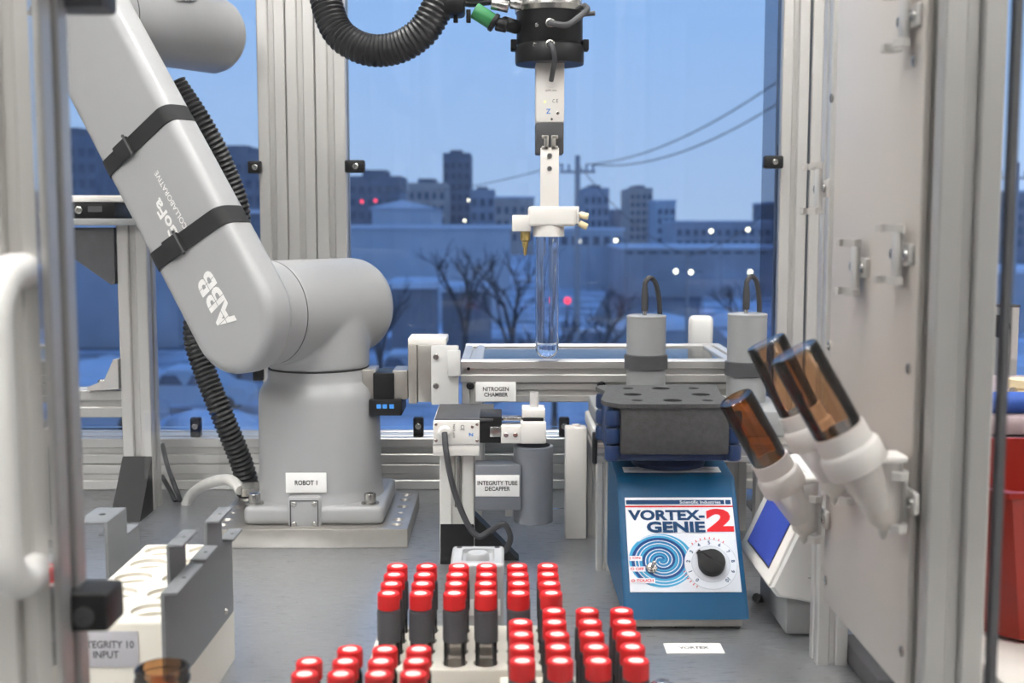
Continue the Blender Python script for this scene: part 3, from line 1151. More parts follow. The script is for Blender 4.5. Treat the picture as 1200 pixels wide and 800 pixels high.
# test tube held by the gripper
tt = thing('test_tube', 'large clear glass test tube held upside by the gripper over the chamber', 'test tube', (gx(641), TYd - .012, tz(418)))
tt['label'] = 'large clear glass test tube hanging from the gripper over the chamber'
to = V((gx(641.5), TYd - .012, 0))
zb_, zt_ = tz(419), tz(277.5)
ro, ri = .0170, .0152
prof = []
for k in range(9):
    a = math.pi / 2 * k / 8
    prof.append((max(ro * math.sin(a), .0001), zb_ + ro * (1 - math.cos(a))))
prof.append((ro, zt_))
prof.append((ri, zt_))
for k in range(8, -1, -1):
    a = math.pi / 2 * k / 8
    prof.append((max(ri * math.sin(a), .0001), zb_ + (ro - ri) + ri * (1 - math.cos(a))))
MB().lathe(prof, to, Z, 40).build('glass', TUBEGLASS, tt)
lq = [(.0001, zb_ + .0021)]
for k in range(1, 8):
    a = math.pi / 2 * k / 8
    lq.append(((ri - .0003) * math.sin(a), zb_ + .0021 + (ri - .0003) * (1 - math.cos(a))))
lq.append((ri - .0003, zb_ + .020))
lq.append((.0001, zb_ + .0198))
MB().lathe(lq, to, Z, 32).build('liquid', M('clear_liquid', '#f6f8ff', 0.0, 0, 0.0, 10, trans=1.0, ior=1.33), tt)

# wrist hose and cable bundle
wh = thing('corrugated_hose', 'thick black corrugated hose looping below the top edge beside the gripper', 'hose', W(440, 60, 1.72))
hm = MB()
corrugated(hm, [W(372, -75, 1.76), W(378, -30, 1.75), W(383, 5, 1.74), W(398, 40, 1.73), W(430, 58, 1.72), W(465, 56, 1.71), W(494, 38, 1.70), W(512, 10, 1.70), W(524, -15, 1.71)], .0232, .0068, 18, .11)
hm.build('hose', BLACKR, wh)
cbu = thing('cable_bundle', 'tangle of black cables with green connector left of the gripper flange', 'cables', W(560, 5, 1.72))
for k in range(7):
    o_ = random.uniform(-5, 5)
    MB().tube(smooth_path([W(518 + k * 2, -16 + o_, 1.70 + .01 * k), W(545, 4 + o_ * .6 - k, 1.71), W(575, 2 + o_ - k, 1.72), W(603, 2 + o_, 1.72)], 6), .0055, 8).build('cable', BLACKR, cbu)
MB().obox(W(526, 6, 1.705), (.045, .05, .030), (RT, Y, Z), .006).build('hose_clamp', BLACK, cbu)
for px in (534, 549):
    MB().obox(W(px, 19, 1.70), (.0065, .008, .018), r=.001).build('clamp_tooth', BLACK, cbu)
p, q = W(556, 12, 1.70), W(578, 26, 1.70)
MB().cyl(p, q, .0115, 18, .001).build('green_connector', GREEN, cbu)
dv = (q - p).normalized()
MB().cyl(q - dv * .002, q + dv * .004, .0135, 18, .001).build('connector_nut', BLACK, cbu)
MB().cyl(q + dv * .004, q + dv * .016 + V((.006, 0, .003)), .0095, 16, .002).build('connector_plug', BLACK, cbu)
MB().cyl(W(590, 27, 1.71), W(606, 32, 1.73), .010, 16, .002).build('connector_plug', BLACK, cbu)
for (a, b2, c_, d_) in ((576, 4, 596, 8), (598, 3, 612, 5)):
    MB().cyl(W(a, b2, 1.70), W(c_, d_, 1.70), .0085, 16, .001).build('metal_connector', STEEL, cbu)

# ================================================================== NITROGEN CHAMBER
cx0, cx1 = W(540, 435, 1.74).x, .362
cy0, cy1 = 1.74, 2.0
ch = thing('nitrogen_chamber', 'open aluminium frame chamber with acrylic front behind the vortex mixer', 'chamber', (.15, 1.87, 0))
pw = .032
zt = W(600, 423, cy0).z
MB().profile((cx0, cy0 + pw / 2, zt - pw / 2), (cx1, cy0 + pw / 2, zt - pw / 2), pw, Y, slot=.26).build('rail', ALUX, ch)
MB().profile((cx0, cy1 - pw / 2, zt - pw / 2), (cx1, cy1 - pw / 2, zt - pw / 2), pw, Y).build('rail', ALUX, ch)
MB().profile((cx0 + pw / 2, cy0 + pw, zt - pw / 2), (cx0 + pw / 2, cy1 - pw, zt - pw / 2), pw, X).build('rail', ALU, ch)
MB().profile((cx1 - pw / 2, cy0 + pw, zt - pw / 2), (cx1 - pw / 2, cy1 - pw, zt - pw / 2), pw, X).build('rail', ALU, ch)
for x in (cx0 + pw / 2, cx1 - pw / 2):
    for y in (cy0 + pw / 2, cy1 - pw / 2):
        MB().profile((x, y, 0), (x, y, zt - pw), pw * .92, X).build('leg', ALU, ch)
z2_ = zt - pw
MB().profile((cx0 + pw, cy0 + .018, z2_ - .0155), (cx1 - pw, cy0 + .018, z2_ - .0155), .028, Y, slot=.3).build('rail', ALUX, ch)
MB().profile((cx0 + pw, cy1 - .018, z2_ - .0155), (cx1 - pw, cy1 - .018, z2_ - .0155), .028, Y, slot=.3).build('rail', ALUX, ch)
MB().box(cx0 + pw, cx1 - pw, cy0 + pw, cy1 - pw, zt - .006, zt - .003).build('acrylic_top', ACRYL, ch)
MB().box(cx0 + pw, cx1 - pw, cy0 + .016, cy0 + .020, .03, z2_ - .030).build('acrylic_front', ACRYL, ch)
for (px, py) in ((551, 452), (705, 451)):
    p = W(px, py, cy0)
    MB().lathe([(.0058, 0), (.0062, .002), (.0055, .005), (.003, .0062), (.0028, .004), (.0001, .004)], V((p.x, cy0 + .0045, p.z)), -Y, 16).build('knob_screw', BLACK, ch)
p = W(549, 432, cy0)
MB().lathe([(.0025, 0), (.0025, .001)], V((p.x, cy0 + .0005, p.z)), -Y, 10).build('hole_plug', BLACK, ch)
p = W(581, 459, cy0 - .002)
plaque(ch, V((p.x, cy0 - .0005, p.z)), X, Z, .059, .029, WHITEL, 'NITROGEN\nCHAMBER', 'label_plate', .038, .0145, bold=.022)
# white rounded guard behind
tag(MB().obox(W(821, 387, 2.045) + V((0, .0, -.004)), (.042, .022, .060), r=.009, seg=3).build('glass_guard', LGREY), 'pale rounded block at the window behind the chamber', 'block')
bpy.data.objects['glass_guard'].location = (0, 0, 0)

# actuator left of the chamber
ac = thing('linear_actuator', 'silver linear actuator with black drive bolted left of the nitrogen chamber', 'actuator', W(508, 475, 1.74))


def abox(a, y0, b2, y1, d0, d1, name, mat, r=.0015, par=None):
    p, q = W(a, y0, d0), W(b2, y1, d0)
    return MB().box(p.x, q.x, d0, d1, q.z, p.z, r).build(name, mat, par or ac)


abox(478, 404, 489, 473, 1.718, 1.80, 'end_plate', ALUD)
abox(489, 404, 506, 471, 1.722, 1.80, 'body', ALUD)
abox(505, 405, 537.5, 474, 1.712, 1.722, 'bracket', LGREY)
abox(524, 411, 539.5, 441, 1.700, 1.712, 'clamp_block', LGREY)
abox(478, 396, 523, 404.5, 1.722, 1.79, 'top_plate', WHITE)
for (px, py) in ((511, 418), (511, 452)):
    q = W(px, py, 1.712)
    s = MB()
    screw(s, (q.x, 1.7118, q.z), -Y, .0045, .003)
    s.build('screw', STEEL, ac)
abox(424, 433, 440, 468, 1.735, 1.79, 'coupling', ALUD)
abox(460, 434, 478, 468, 1.732, 1.79, 'coupling', ALUD)
abox(437, 437, 462, 470, 1.728, 1.79, 'motor', BLACK)
kp = abox(432, 468, 471, 487, 1.722, 1.80, 'keypad', BLACK, .002)
BLED = M('blue_button', '#3f8ad8', .4, emit=.25)
for px in (444, 451, 459):
    q = W(px, 476, 1.722)
    MB().box(q.x - .0032, q.x + .0032, 1.7208, 1.7225, q.z - .003, q.z + .003).build('button', BLED, kp)

# ================================================================== TUBE DECAPPER
dc = thing('tube_decapper', 'white tube decapper on a short pale column with black foot', 'decapper', (W(536, 600, 1.6).x, 1.6, 0))
D0 = 1.58
x0, x1 = W(515, 560, D0).x, W(556, 560, D0).x
ztop_ = W(536, 533, D0).z
MB().profile(((x0 + x1) / 2, D0 + (x1 - x0) / 2, 0), ((x0 + x1) / 2, D0 + (x1 - x0) / 2, ztop_), x1 - x0, X, slot=.3, depth=.14).build('column', M('pale_column', '#d6d4cf', .45, .1, .02, 20), dc)
MB().cyl(((x0 + x1) / 2 + .001, D0 + .004, .075), ((x0 + x1) / 2 + .001, D0 + .004, ztop_), .0045, 12).build('threaded_rod', STEEL, dc)
fo = MB()
fo.prism([(x0 + .001, D0, .052), (x0 + .001, D0 - .012, 0), (x0 + .001, D0, 0)], (x1 - x0 - .002, 0, 0))
fo.build('foot', BLACK, dc)
fo = MB()
fo.prism([(x1, D0 + .005, .062), (x1 + .060, D0 + .005, .0), (x1, D0 + .005, 0)], (0, .030, 0))
fo.build('side_foot', BLACK, dc)


def dbox(a, y0, b2, y1, d0, d1, name, mat, r=.0012, par=None):
    p, q = W(a, y0, d0), W(b2, y1, d0)
    o = MB().box(p.x, q.x, d0, d1, q.z, p.z, r).build(name, mat, par or dc)
    return o


DY = 1.565
dbox(507.5, 520, 562, 534, DY, DY + .06, 'platform', WHITE)
bd = dbox(507.5, 493, 562, 520.5, DY - .002, DY + .135, 'body', WHITE)
tp = W(535, 493, DY).z
MB().box(W(509, 493, DY).x, W(578, 493, DY).x, DY + .003, DY + .133, tp - .001, tp + .0025, .0008).build('top_cover', DGREY, dc)
q = W(525, 506, DY - .002)
MB().lathe([(.0085, 0), (.0085, .004), (.006, .006)], V((W(521, 506, DY).x, DY - .001, q.z)), -Y, 20).build('cable_boss', WHITE, dc)
for (px, py) in ((511, 497), (511, 516), (559, 497), (559, 516), (553.5, 500)):
    s = MB()
    p = W(px, py, DY - .002)
    screw(s, (p.x, DY - .002, p.z), -Y, .0022, .0012)
    s.build('screw', STEEL, dc)
p = W(552, 509, DY - .002)
text('Z', MATS['blue_print'], dc, V((p.x, DY - .0022, p.z)), -Z, X, .0052, .0055, .03)
p = W(542, 501, DY - .002)
text('CE', INK, dc, V((p.x, DY - .0022, p.z)), -Z, X, .0075, .005, .0)
p = W(532, 505, DY - .002)
text('#39 LXN', INK, dc, V((p.x, DY - .0022, p.z)), Z, -X, .018, .003, .0)
dbox(562, 488, 588, 519, DY + .004, DY + .07, 'slide', BLACK)
dbox(574, 500, 588, 512, DY, DY + .01, 'slide_jaw', STEEL)
dbox(587, 499, 614, 519.5, DY, DY + .03, 'clamp_finger', WHITE)
dbox(587, 489, 614, 493, DY + .012, DY + .03, 'guide_rod', STEEL)
for px in (593, 604):
    s = MB()
    p = W(px, 509.5, DY)
    screw(s, (p.x, DY, p.z), -Y, .0034, .002)
    s.build('screw', STEEL, dc)
dbox(610, 495, 640, 520, DY - .006, DY + .045, 'clamp_block', WHITE, .002)
dbox(612, 479, 639, 490, DY + .006, DY + .045, 'clamp_block', WHITE, .002)
dbox(613, 489.5, 637, 495.5, DY + .004, DY + .040, 'clamp_gap', BLACK)
pc = W(625, 560, DY + .02)
rc = 23.5 * (DY + .02) / FPX
zb0, zt0 = W(625, 611, DY + .02).z, W(625, 521, DY + .02).z
MB().lathe([(rc - .003, zb0), (rc, zb0 + .0015), (rc, zt0 - .001), (rc - .002, zt0), (rc - .004, zt0), (rc - .004, zb0)], V((pc.x, pc.y, 0)), Z, 40, closed=True).build('waste_tube', PVC, dc)
dbox(556.5, 545, 611, 598, DY - .0055, DY + .03, 'tube_bracket', PVC, .002)
p = W(583, 569, DY - .006)
plaque(dc, V((p.x, DY - .0057, p.z)), X, Z, .058, .029, WHITEL, 'INTEGRITY TUBE\nDECAPPER', 'label_plate', .053, .0135, bold=.022)
dbox(592, 594, 600.5, 605, DY + .02, DY + .022, 'tag', WHITEL)
MB().lathe([(.0058, W(626, 490, DY + .02).z), (.0058, W(626, 459, DY + .02).z)], V((W(626, 470, DY + .02).x, DY + .022, 0)), Z, 20, True, False).build('plastic_stub', FROST, dc)
cb = MB()
q = W(521, 507, DY - .006)
cb.tube(smooth_path([(q.x, DY - .006, q.z), W(523, 530, DY - .02), W(531, 570, DY - .02), W(546, 610, DY - .02), W(560, 628, DY - .02), W(574, 622, DY - .02), W(590, 614, DY - .025), W(598, 628, DY - .02), W(594, 642, DY - .01), W(583, 650, DY - .0)], 10), .0040, 10)
tag(cb.build('signal_cable', CABLE), 'dark cable looping from the decapper down to the worktop', 'cable')

# white plastic guide block and grey sensor box
wb = thing('guide_block', 'tall narrow white plastic block behind the decapper tube', 'block', W(676, 610, 1.70))
p, q = W(663, 502, 1.695), W(688, 502, 1.695)
MB().box(p.x, q.x, 1.695, 1.728, 0, p.z, .002).build('body', WHITE, wb)
MB().lathe([(.006, 0), (.006, .004)], V(((p.x + q.x) / 2, 1.712, p.z - .0005)), Z, 16).build('stud', WHITE, wb)

sb = thing('cap_gauge', 'small grey cast block with a round stud behind the vial rack', 'gauge', W(559, 700, 1.25))
p, q = W(527, 661, 1.25), W(591, 661, 1.25)
zt = p.z
body = MB().box(p.x, q.x, 1.25, 1.325, 0, zt, .004, 3).build('body', M('cast_grey', '#b6b7b9', .42, .25, .03, 60), sb)
cut = MB()
cxs = (p.x + q.x) / 2
cut.box(p.x + .012, q.x - .011, 1.262, 1.312, zt - .006, zt + .01, .003)
drill(body, cut)
MB().lathe([(.013, zt - .006), (.0125, zt + .001), (.0105, zt + .0035), (.004, zt + .0045)], V((cxs, 1.285, 0)), Z, 24).build('stud', MATS['cast_grey'], sb)
for xx in (p.x + .008, q.x - .008):
    MB().lathe([(.0032, 0), (.0032, .0005)], V((xx, 1.317, zt - .0001)), Z, 12).build('bolt_hole', SEAM, sb)
plaque(sb, V((cxs, 1.2497, .045)), X, Z, .05, .018, WHITEL, 'VIAL', 'label_plate', .03, .007)
bpy.data.objects.remove(bpy.data.objects[[o.name for o in bpy.data.objects if o.name.startswith('lettering')][-1]])

# ================================================================== SHELF behind the vortex mixer
sh = thing('equipment_shelf', 'low aluminium profile shelf behind the vortex mixer', 'shelf', (.26, 1.65, 0))
sx0, sx1, sy0, sy1 = .122, .388, 1.535, 1.735
for x in (sx0 + .01, sx1 - .01):
    for y in (sy0 + .01, sy1 - .01):
        MB().profile((x, y, 0), (x, y, .145), .02, X).build('leg', ALU, sh)
for y in (sy0 + .01, sy1 - .01):
    MB().profile((sx0, y, .155), (sx1, y, .155), .02, Y).build('rail', ALUX, sh)
for x in (sx0 + .01, sx1 - .01):
    MB().profile((x, sy0 + .02, .155), (x, sy1 - .02, .155), .02, X).build('rail', ALU, sh)
MB().box(sx0, sx1, sy0, sy1, .165, .170, .001).build('deck', ALUD, sh)
for (z) in (.155, .172):
    MB().box(sx0 - .006, sx0, sy0 - .002, sy0 + .012, z - .012, z + .012, .002).build('corner_cap', BLACK, sh)
ps = thing('power_unit', 'grey power unit with ribbed lid at the left end of the shelf', 'power unit', (.15, 1.6, .17))
MB().box(.117, .165, 1.545, 1.70, .170, .188, .003).build('tray', LGREY, ps)
MB().box(.121, .161, 1.55, 1.69, .188, .212, .004, 3).build('housing', MGREY, ps)


def sensor(px, d, base_z, ytop, label, cuff):
    c = W(px, 420, d)
    o = V((c.x, d, 0))
    s_ = thing('probe_motor', label, 'sensor', (c.x, d, base_z), 'grey cylindrical sensor heads')
    r = 23 * d / FPX
    zt_ = W(px, ytop, d).z
    MB().lathe([(r, base_z), (r, zt_ - .004), (r + .0004, zt_ - .0035), (r + .0004, zt_ - .001), (r - .001, zt_)], o, Z, 40).build('body', MGREY, s_)
    zc_ = W(px, cuff, d).z
    MB().lathe([(r, zc_ - .012), (r + .003, zc_ - .011), (r + .003, zc_ + .008), (r, zc_ + .009)], o, Z, 40, closed=False).build('cuff', DGREY, s_)
    pl_ = MB()
    ox = o + V((-.003, -.004, 0))
    pl_.lathe([(.003, zt_), (.003, zt_ + .006)], ox, Z, 12)
    pl_.build('pin', STEEL, s_)
    MB().lathe([(.0046, zt_ + .006), (.005, zt_ + .010), (.005, zt_ + .030), (.0042, zt_ + .033), (.0046, zt_ + .036), (.0036, zt_ + .040), (.0034, zt_ + .046)], ox, Z, 14).build('plug', CABLE, s_)
    cb_ = MB()
    cb_.tube(smooth_path([ox + Z * (zt_ + .044), ox + V((.006, .002, zt_ + .052)), ox + V((.016, .010, zt_ + .044)), ox + V((.024, .026, zt_ + .012)), ox + V((.026, .034, zt_ - .035))], 8), .0036, 10)
    cb_.build('cable', CABLE, s_)
    return s_


mb1 = MB().box(.185, .275, 1.60, 1.72, .170, .205, .003).build('motor_plinth', MGREY)
tag(mb1, 'grey base box on the shelf under the left sensor head, behind the foam', 'base')
mb2 = MB().box(.300, .386, 1.58, 1.725, .170, .205, .003).build('motor_plinth', MGREY)
tag(mb2, 'grey base box on the shelf under the right sensor head', 'base')
sensor(757, 1.665, .205, 369, 'grey cylindrical sensor head with cable, left one behind the foam', 422)
sensor(875, 1.675, .205, 367, 'grey cylindrical sensor head with cable, right one beside the window post', 430)

# ================================================================== VORTEX MIXER
vx = thing('vortex_mixer', 'blue vortex mixer with printed front panel, black knob and toggle', 'mixer', (.205, 1.42, 0))
VX0, VX1 = .1355, .2765
sec = [(1.302, .013), (1.402, .146), (1.408, .152), (1.416, .155), (1.520, .164), (1.528, .158), (1.530, .013)]
bo = MB()
ins = .004
lo = []
cyv, czv = 1.43, .08
for (x, k) in ((VX0, .975), (VX0 + .0015, .99), (VX0 + .005, 1.0), (VX1 - .005, 1.0), (VX1 - .0015, .99), (VX1, .975)):
    lo.append([V((x, cyv + (y - cyv) * k, czv + (z - czv) * k if z > .02 else z)) for y, z in sec])
bo.loft(lo)
bo.build('housing', BLUE, vx, ang=30)
MB().box(VX0 + .006, VX1 - .008, 1.305, 1.52, .004, .013, .001).build('base_plate', ALUD, vx)
for x in (VX0 + .02, .205, VX1 - .02):
    MB().box(x - .012, x + .012, 1.312, 1.335, 0, .0045, .001).build('rubber_foot', BLACK, vx)
# slanted front face frame
F0, F1 = V((0, 1.302, .013)), V((0, 1.402, .146))
ey = (F1 - F0).normalized()
fn = X.cross(ey).normalized()
PW, PH = .127, .112


def solve_v(py):
    lo_, hi_ = 0., 1.
    for _ in range(40):
        mid = (lo_ + hi_) / 2
        pt = F0 + (F1 - F0) * mid
        z = W(800, py, pt.y).z
        if z > pt.z:
            lo_ = mid
        else:
            hi_ = mid
    return (lo_ + hi_) / 2


v0 = solve_v(694)
v1 = solve_v(583)
PH = (F1 - F0).length * (v1 - v0)
pO = V((.1435, 0, 0)) + F0 + (F1 - F0) * v0      # bottom-left of print


def pp(u, v, off=0.0):                               # panel coords: u right, v down from the top
    return pO + X * (u * PW) + ey * ((1 - v) * PH) + fn * off


P1 = M('panel_print_white', '#d6dae2', .4, 0, .01, 30)
PB = M('panel_print_navy', '#123d66', .5, spec=.2)
PC = M('panel_print_cyan', '#3d98c2', .5, spec=.2)
PM_ = M('panel_print_mid_blue', '#1f74a6', .5, spec=.2)
PD = M('panel_print_deep_blue', '#123f78', .5, spec=.2)
PR = M('panel_print_red', '#cf1f28', .5, spec=.2)
PG = M('panel_print_grey', '#9fa6b0', .45)
sheet = MB().obox(pp(.5, .5, .0006), (PW, PH, .0012), (X, ey, fn), .0005).build('front_panel', P1, vx)
ORG[sheet.name] = ORG[vx.name]


def flat(pts, off, name, mat, par=None):
    mb_ = MB()
    mb_.prism([p + fn * off for p in pts], fn * .0001)
    return mb_.build(name, mat, par or sheet)


def rect(u0, v0_, u1, v1_, off, name, mat):
    return flat([pp(u0, v1_), pp(u1, v1_), pp(u1, v0_), pp(u0, v0_)], off, name, mat)


rect(.01, .03, .925, .078, .0013, 'header_bar', PB)
rect(.935, .03, .985, .078, .0013, 'header_mark', PB)
rect(.0, .092, 1.0, .110, .0013, 'red_line', PR)
text('Scientific Industries', P1, sheet, pp(.70, .054, .0014), X, ey, .38 * PW, .034 * PH, .015)
text('VORTEX-', PB, sheet, pp(.375, .195, .0013), X, ey, .71 * PW, .115 * PH, .045)
text('2', PR, sheet, pp(.865, .25, .0013), X, ey, .25 * PW, .25 * PH, .05)


def ell(u, v, rx, ry, n=48, clip=True):
    c = pp(u, v)
    out = []
    for k in range(n):
        a = 2 * math.pi * k / n
        x_, y_ = rx * math.cos(a), ry * math.sin(a)
        p_ = c + X * x_ + ey * y_
        if clip:
            p_.x = max(p_.x, pO.x + .0008)
        out.append(p_)
    return out


su, sv = .30, .675
flat(ell(su, sv, .0375, .0325), .00125, 'swirl_disc', PC)
flat(ell(su, sv, .0285, .0250), .00137, 'swirl_disc', PM_)


def spiral(a0, turns, r0, r1, w0, w1, off, mat, n=110):
    c = pp(su, sv)
    inn, outr = [], []
    for k in range(n + 1):
        t_ = k / n
        a = a0 + turns * 2 * math.pi * t_
        r = r0 + (r1 - r0) * t_
        w_ = w0 + (w1 - w0) * t_
        for lst, rr_ in ((inn, r - w_ / 2), (outr, r + w_ / 2)):
            p_ = c + X * (rr_ * math.cos(a)) + ey * (rr_ * .88 * math.sin(a)) + fn * off
            p_.x = max(p_.x, pO.x + .0008)
            lst.append(p_)
    vs = inn + outr
    m_ = MB()
    m_.add(vs, [(k, k + 1, n + 2 + k, n + 1 + k) for k in range(n)])
    m_.build('swirl_line', mat, sheet)


spiral(.5, 2.6, .004, .0340, .0016, .0055, .00152, PD)
spiral(1.4, 2.8, .003, .0365, .0010, .0011, .00162, P1)
spiral(3.6, 2.8, .003, .0365, .0010, .0011, .00162, P1)
spiral(5.2, 2.6, .002, .0355, .0014, .0035, .00157, PC)
text('GENIE', PB, sheet, pp(.455, .325, .0019), X, ey, .54 * PW, .12 * PH, .045)
du, dv_ = .745, .715
flat(ell(du, dv_, .0305, .0305, 48, False), .00172, 'dial_ring', PG)
flat(ell(du, dv_, .0300, .0300, 48, False), .00182, 'dial_face', P1)
flat(ell(du, dv_, .0222, .0222, 48, False), .00192, 'dial_ring', PG)
flat(ell(du, dv_, .0217, .0217, 48, False), .00202, 'dial_face', M('dial_silver', '#c9cdd6', .4))
for k in range(11):
    a = R_(228 - 27.6 * k)
    c = pp(du, dv_, .0020) + (X * math.cos(a) + ey * math.sin(a)) * .0260
    xd = (X * math.sin(a) - ey * math.cos(a))
    yd = (X * math.cos(a) + ey * math.sin(a))
    text(str(k), PB, sheet, c, xd, yd, None, .0046, .03)
for k in range(14):
    a = R_(236 - 8 * k) if k < 6 else R_(128 - 10 * (k - 6))
    c = pp(du, dv_, .0019) + (X * math.cos(a) + ey * math.sin(a)) * .0325 * (1 if k < 6 else .97)
    if k < 6 or True:
        mt = MB()
        mt.obox(c, (.0028, .0010, .0001), ((X * math.cos(a) + ey * math.sin(a)), (X * math.sin(a) - ey * math.cos(a)), fn))
        mt.build('dial_mark', PR, sheet)
for (tx, v) in (('| ON', .655), ('O OFF', .765), ('O TOUCH', .885)):
    w_ = {'| ON': .105, 'O OFF': .13, 'O TOUCH': .21}[tx]
    rect(.01, v - .026, .02 + w_, v + .026, .00172, 'switch_legend', P1)
    text(tx, PR, sheet, pp(.015, v, .0020), X, ey, (w_ - .01) * PW, .030 * PH, .03, align='LEFT')
# knob (teardrop)
kc = pp(du + .005, dv_, .002)
kp_ = []
pd = R_(140)
for k in range(29):
    a = pd + R_(48) + R_(264) * k / 28
    kp_.append((math.cos(a) * .0150, math.sin(a) * .0150))
kp_.append((math.cos(pd + .07) * .0205, math.sin(pd + .07) * .0205))
kp_.append((math.cos(pd - .07) * .0205, math.sin(pd - .07) * .0205))
kb = MB()
kb.loft([[kc + X * (a * s_) + ey * (b2 * s_) + fn * z for a, b2 in kp_] for (s_, z) in ((1.04, 0), (1.0, .009), (.96, .0105), (.88, .011))])
kb.build('knob', BLACK, vx)
# toggle switch
tcx = pp(.205, .755, .001)
tg = MB()
tg.lathe([(.0068, 0), (.0068, .0028), (.006, .0034)], tcx, fn, 6)
tg.lathe([(.0046, .003), (.0046, .005), (.0035, .0055)], tcx, fn, 18)
tg.build('toggle_nut', STEEL, vx)
MB().lathe([(.0016, .0), (.0019, .005), (.0026, .008), (.0024, .010), (.001, .011)], tcx + fn * .004, (fn + ey * .25 + X * .25), 14).build('toggle_lever', STEEL, vx)
# top sticker
tpn = V((0, 1.52 - 1.416, .164 - .155)).normalized()
tn_ = X.cross(tpn).normalized()
plaque(vx, V((.2045, 1.432, .1556 + .0010)), X, tpn, .118, .022, WHITEL, None, 'warning_label', thick=.0006)
for k, (ww, yy_) in enumerate(((.09, .006), (.104, .001), (.07, -.004))):
    MB().obox(V((.2045, 1.432, .1556 + .0017)) + tpn * yy_, (ww, .0022, .0001), (X, tpn, tn_)).build('warning_text', MATS['panel_print_grey'], vx)
# cup hub
MB().lathe([(.045, .158), (.046, .163), (.038, .168), (.036, .176)], V((.2045, 1.465, 0)), Z, 32).build('hub', DBLUE, vx)
# tube holder and foam on top
hx0, hx1, hy0, hy1 = W(711, 500, 1.375).x, W(871, 500, 1.375).x, 1.385, 1.535
zh0, zh1 = .176, .237
tr_ = MB()
tr_.box(hx0 + .006, hx1 - .006, hy0 + .004, hy1, zh0, zh0 + .012, .003)
tr_.box(hx0 + .006, hx0 + .014, hy0 + .004, hy1, zh0 + .01, zh1 - .004, .003)
tr_.box(hx1 - .014, hx1 - .006, hy0 + .004, hy1, zh0 + .01, zh1 - .004, .003)
tr_.build('tube_holder', DBLUE, vx)
for x in (hx0 + .008, hx1 - .008):
    for j in range(3):
        z0_ = zh0 + .001 + j * .0205
        MB().lathe([(.0075, z0_), (.0092, z0_ + .002), (.0092, z0_ + .015), (.0078, z0_ + .0185)], V((x, hy0 + .004, 0)), Z, 16).build('holder_knuckle', DBLUE, vx)
        MB().lathe([(.0075, z0_), (.0092, z0_ + .002), (.0092, z0_ + .015), (.0078, z0_ + .0185)], V((x, hy1 - .008, 0)), Z, 16).build('holder_knuckle', DBLUE, vx)
fx0, fx1 = W(728, 500, 1.378).x, W(855, 500, 1.378).x
fo_ = MB()
ztf = W(790, 474, 1.378).z
zbf = W(790, 533, 1.378).z
fo_.box(fx0, fx1, 1.378, 1.538, zbf, ztf, .003)
fb = fo_.build('foam_block', FOAM, vx)
fl = MB()
fl.prism([V((fx0 - .001, 1.376, ztf - .004)), V((fx1 + .001, 1.376, ztf - .004)), V((fx1 + .006, 1.40, ztf - .004)), V((fx1 + .003, 1.45, ztf - .004)), V((fx1 + .010, 1.52, ztf - .004)), V((fx1 + .012, 1.542, ztf - .004)),
          V((fx0 - .012, 1.542, ztf - .004)), V((fx0 - .019, 1.525, ztf - .004)), V((fx0 - .010, 1.485, ztf - .004)), V((fx0 - .021, 1.415, ztf - .004)), V((fx0 - .018, 1.395, ztf - .004))], (0, 0, .005))
ft_ = fl.build('foam_lid', FOAM, vx)
cut = MB()
for ix, px in enumerate((750, 790.5, 831)):
    for iy, yy_ in enumerate((1.405, 1.455, 1.510)):
        r = .0115 if (ix, iy) in ((0, 1), (2, 1), (1, 0), (1, 2)) else .007
        if (ix, iy) == (1, 1):
            continue
        c = V((fx0 + (fx1 - fx0) * (.17 + .33 * ix), yy_, 0))
        cut.cyl(c + Z * (ztf - .03), c + Z * (ztf + .02), r, 20)
drill(fb, cut)
cut2 = MB()
for ix in range(3):
    for iy, yy_ in enumerate((1.405, 1.455, 1.510)):
        r = .0115 if (ix, iy) in ((0, 1), (2, 1), (1, 0), (1, 2)) else .007
        if (ix, iy) == (1, 1):
            continue
        c = V((fx0 + (fx1 - fx0) * (.17 + .33 * ix), yy_, 0))
        cut2.cyl(c + Z * (ztf - .03), c + Z * (ztf + .02), r, 20)
drill(ft_, cut2)

# ================================================================== TOUCHSCREEN METER right of the mixer
tmr = thing('touchscreen_meter', 'tilted white instrument with a blue touchscreen right of the vortex mixer', 'instrument', onZ(952, 742))
BL, BR, TL = W(878, 633, 1.405), W(907, 665, 1.293), W(909, 580, 1.405)
e1n = V((0, -1, 0))
lowf, topf = W(903, 690, 1.265), W(921, 533, 1.43)
e2n = V((topf.x - lowf.x, 0, topf.z - lowf.z)).normalized()
nn = e1n.cross(e2n).normalized()
sw = BL.y - BR.y
shh = (TL - BL).dot(e2n)
secm = [(lowf.x, lowf.z), (topf.x, topf.z), (topf.x + .010, topf.z + .003), (.378, topf.z - .006), (.378, .050), (.345, .040), (lowf.x + .030, .046), (lowf.x + .008, lowf.z - .010)]
mm = MB()
lo = []
cxm, czm = .335, .105
for (y, k) in ((1.262, .93), (1.265, .975), (1.272, 1.0), (1.425, 1.0), (1.432, .975), (1.435, .93)):
    lo.append([V((cxm + (x_ - cxm) * k, y, czm + (z_ - czm) * k)) for x_, z_ in secm])
mm.loft(lo)
mm.build('housing', LGREY, tmr, ang=25)
fl = V((lowf.x, 0, lowf.z))
cS2 = V((0, (BL.y + BR.y) / 2, 0)) + fl + e2n * ((BL - fl).dot(e2n) + shh / 2)
MB().obox(V((0, 1.3485, 0)) + fl + e2n * ((topf - lowf).dot(e2n) / 2) + nn * .001, (.158, (topf - lowf).dot(e2n) - .004, .004), (e1n, e2n, nn), .0015).build('bezel', WHITE, tmr)
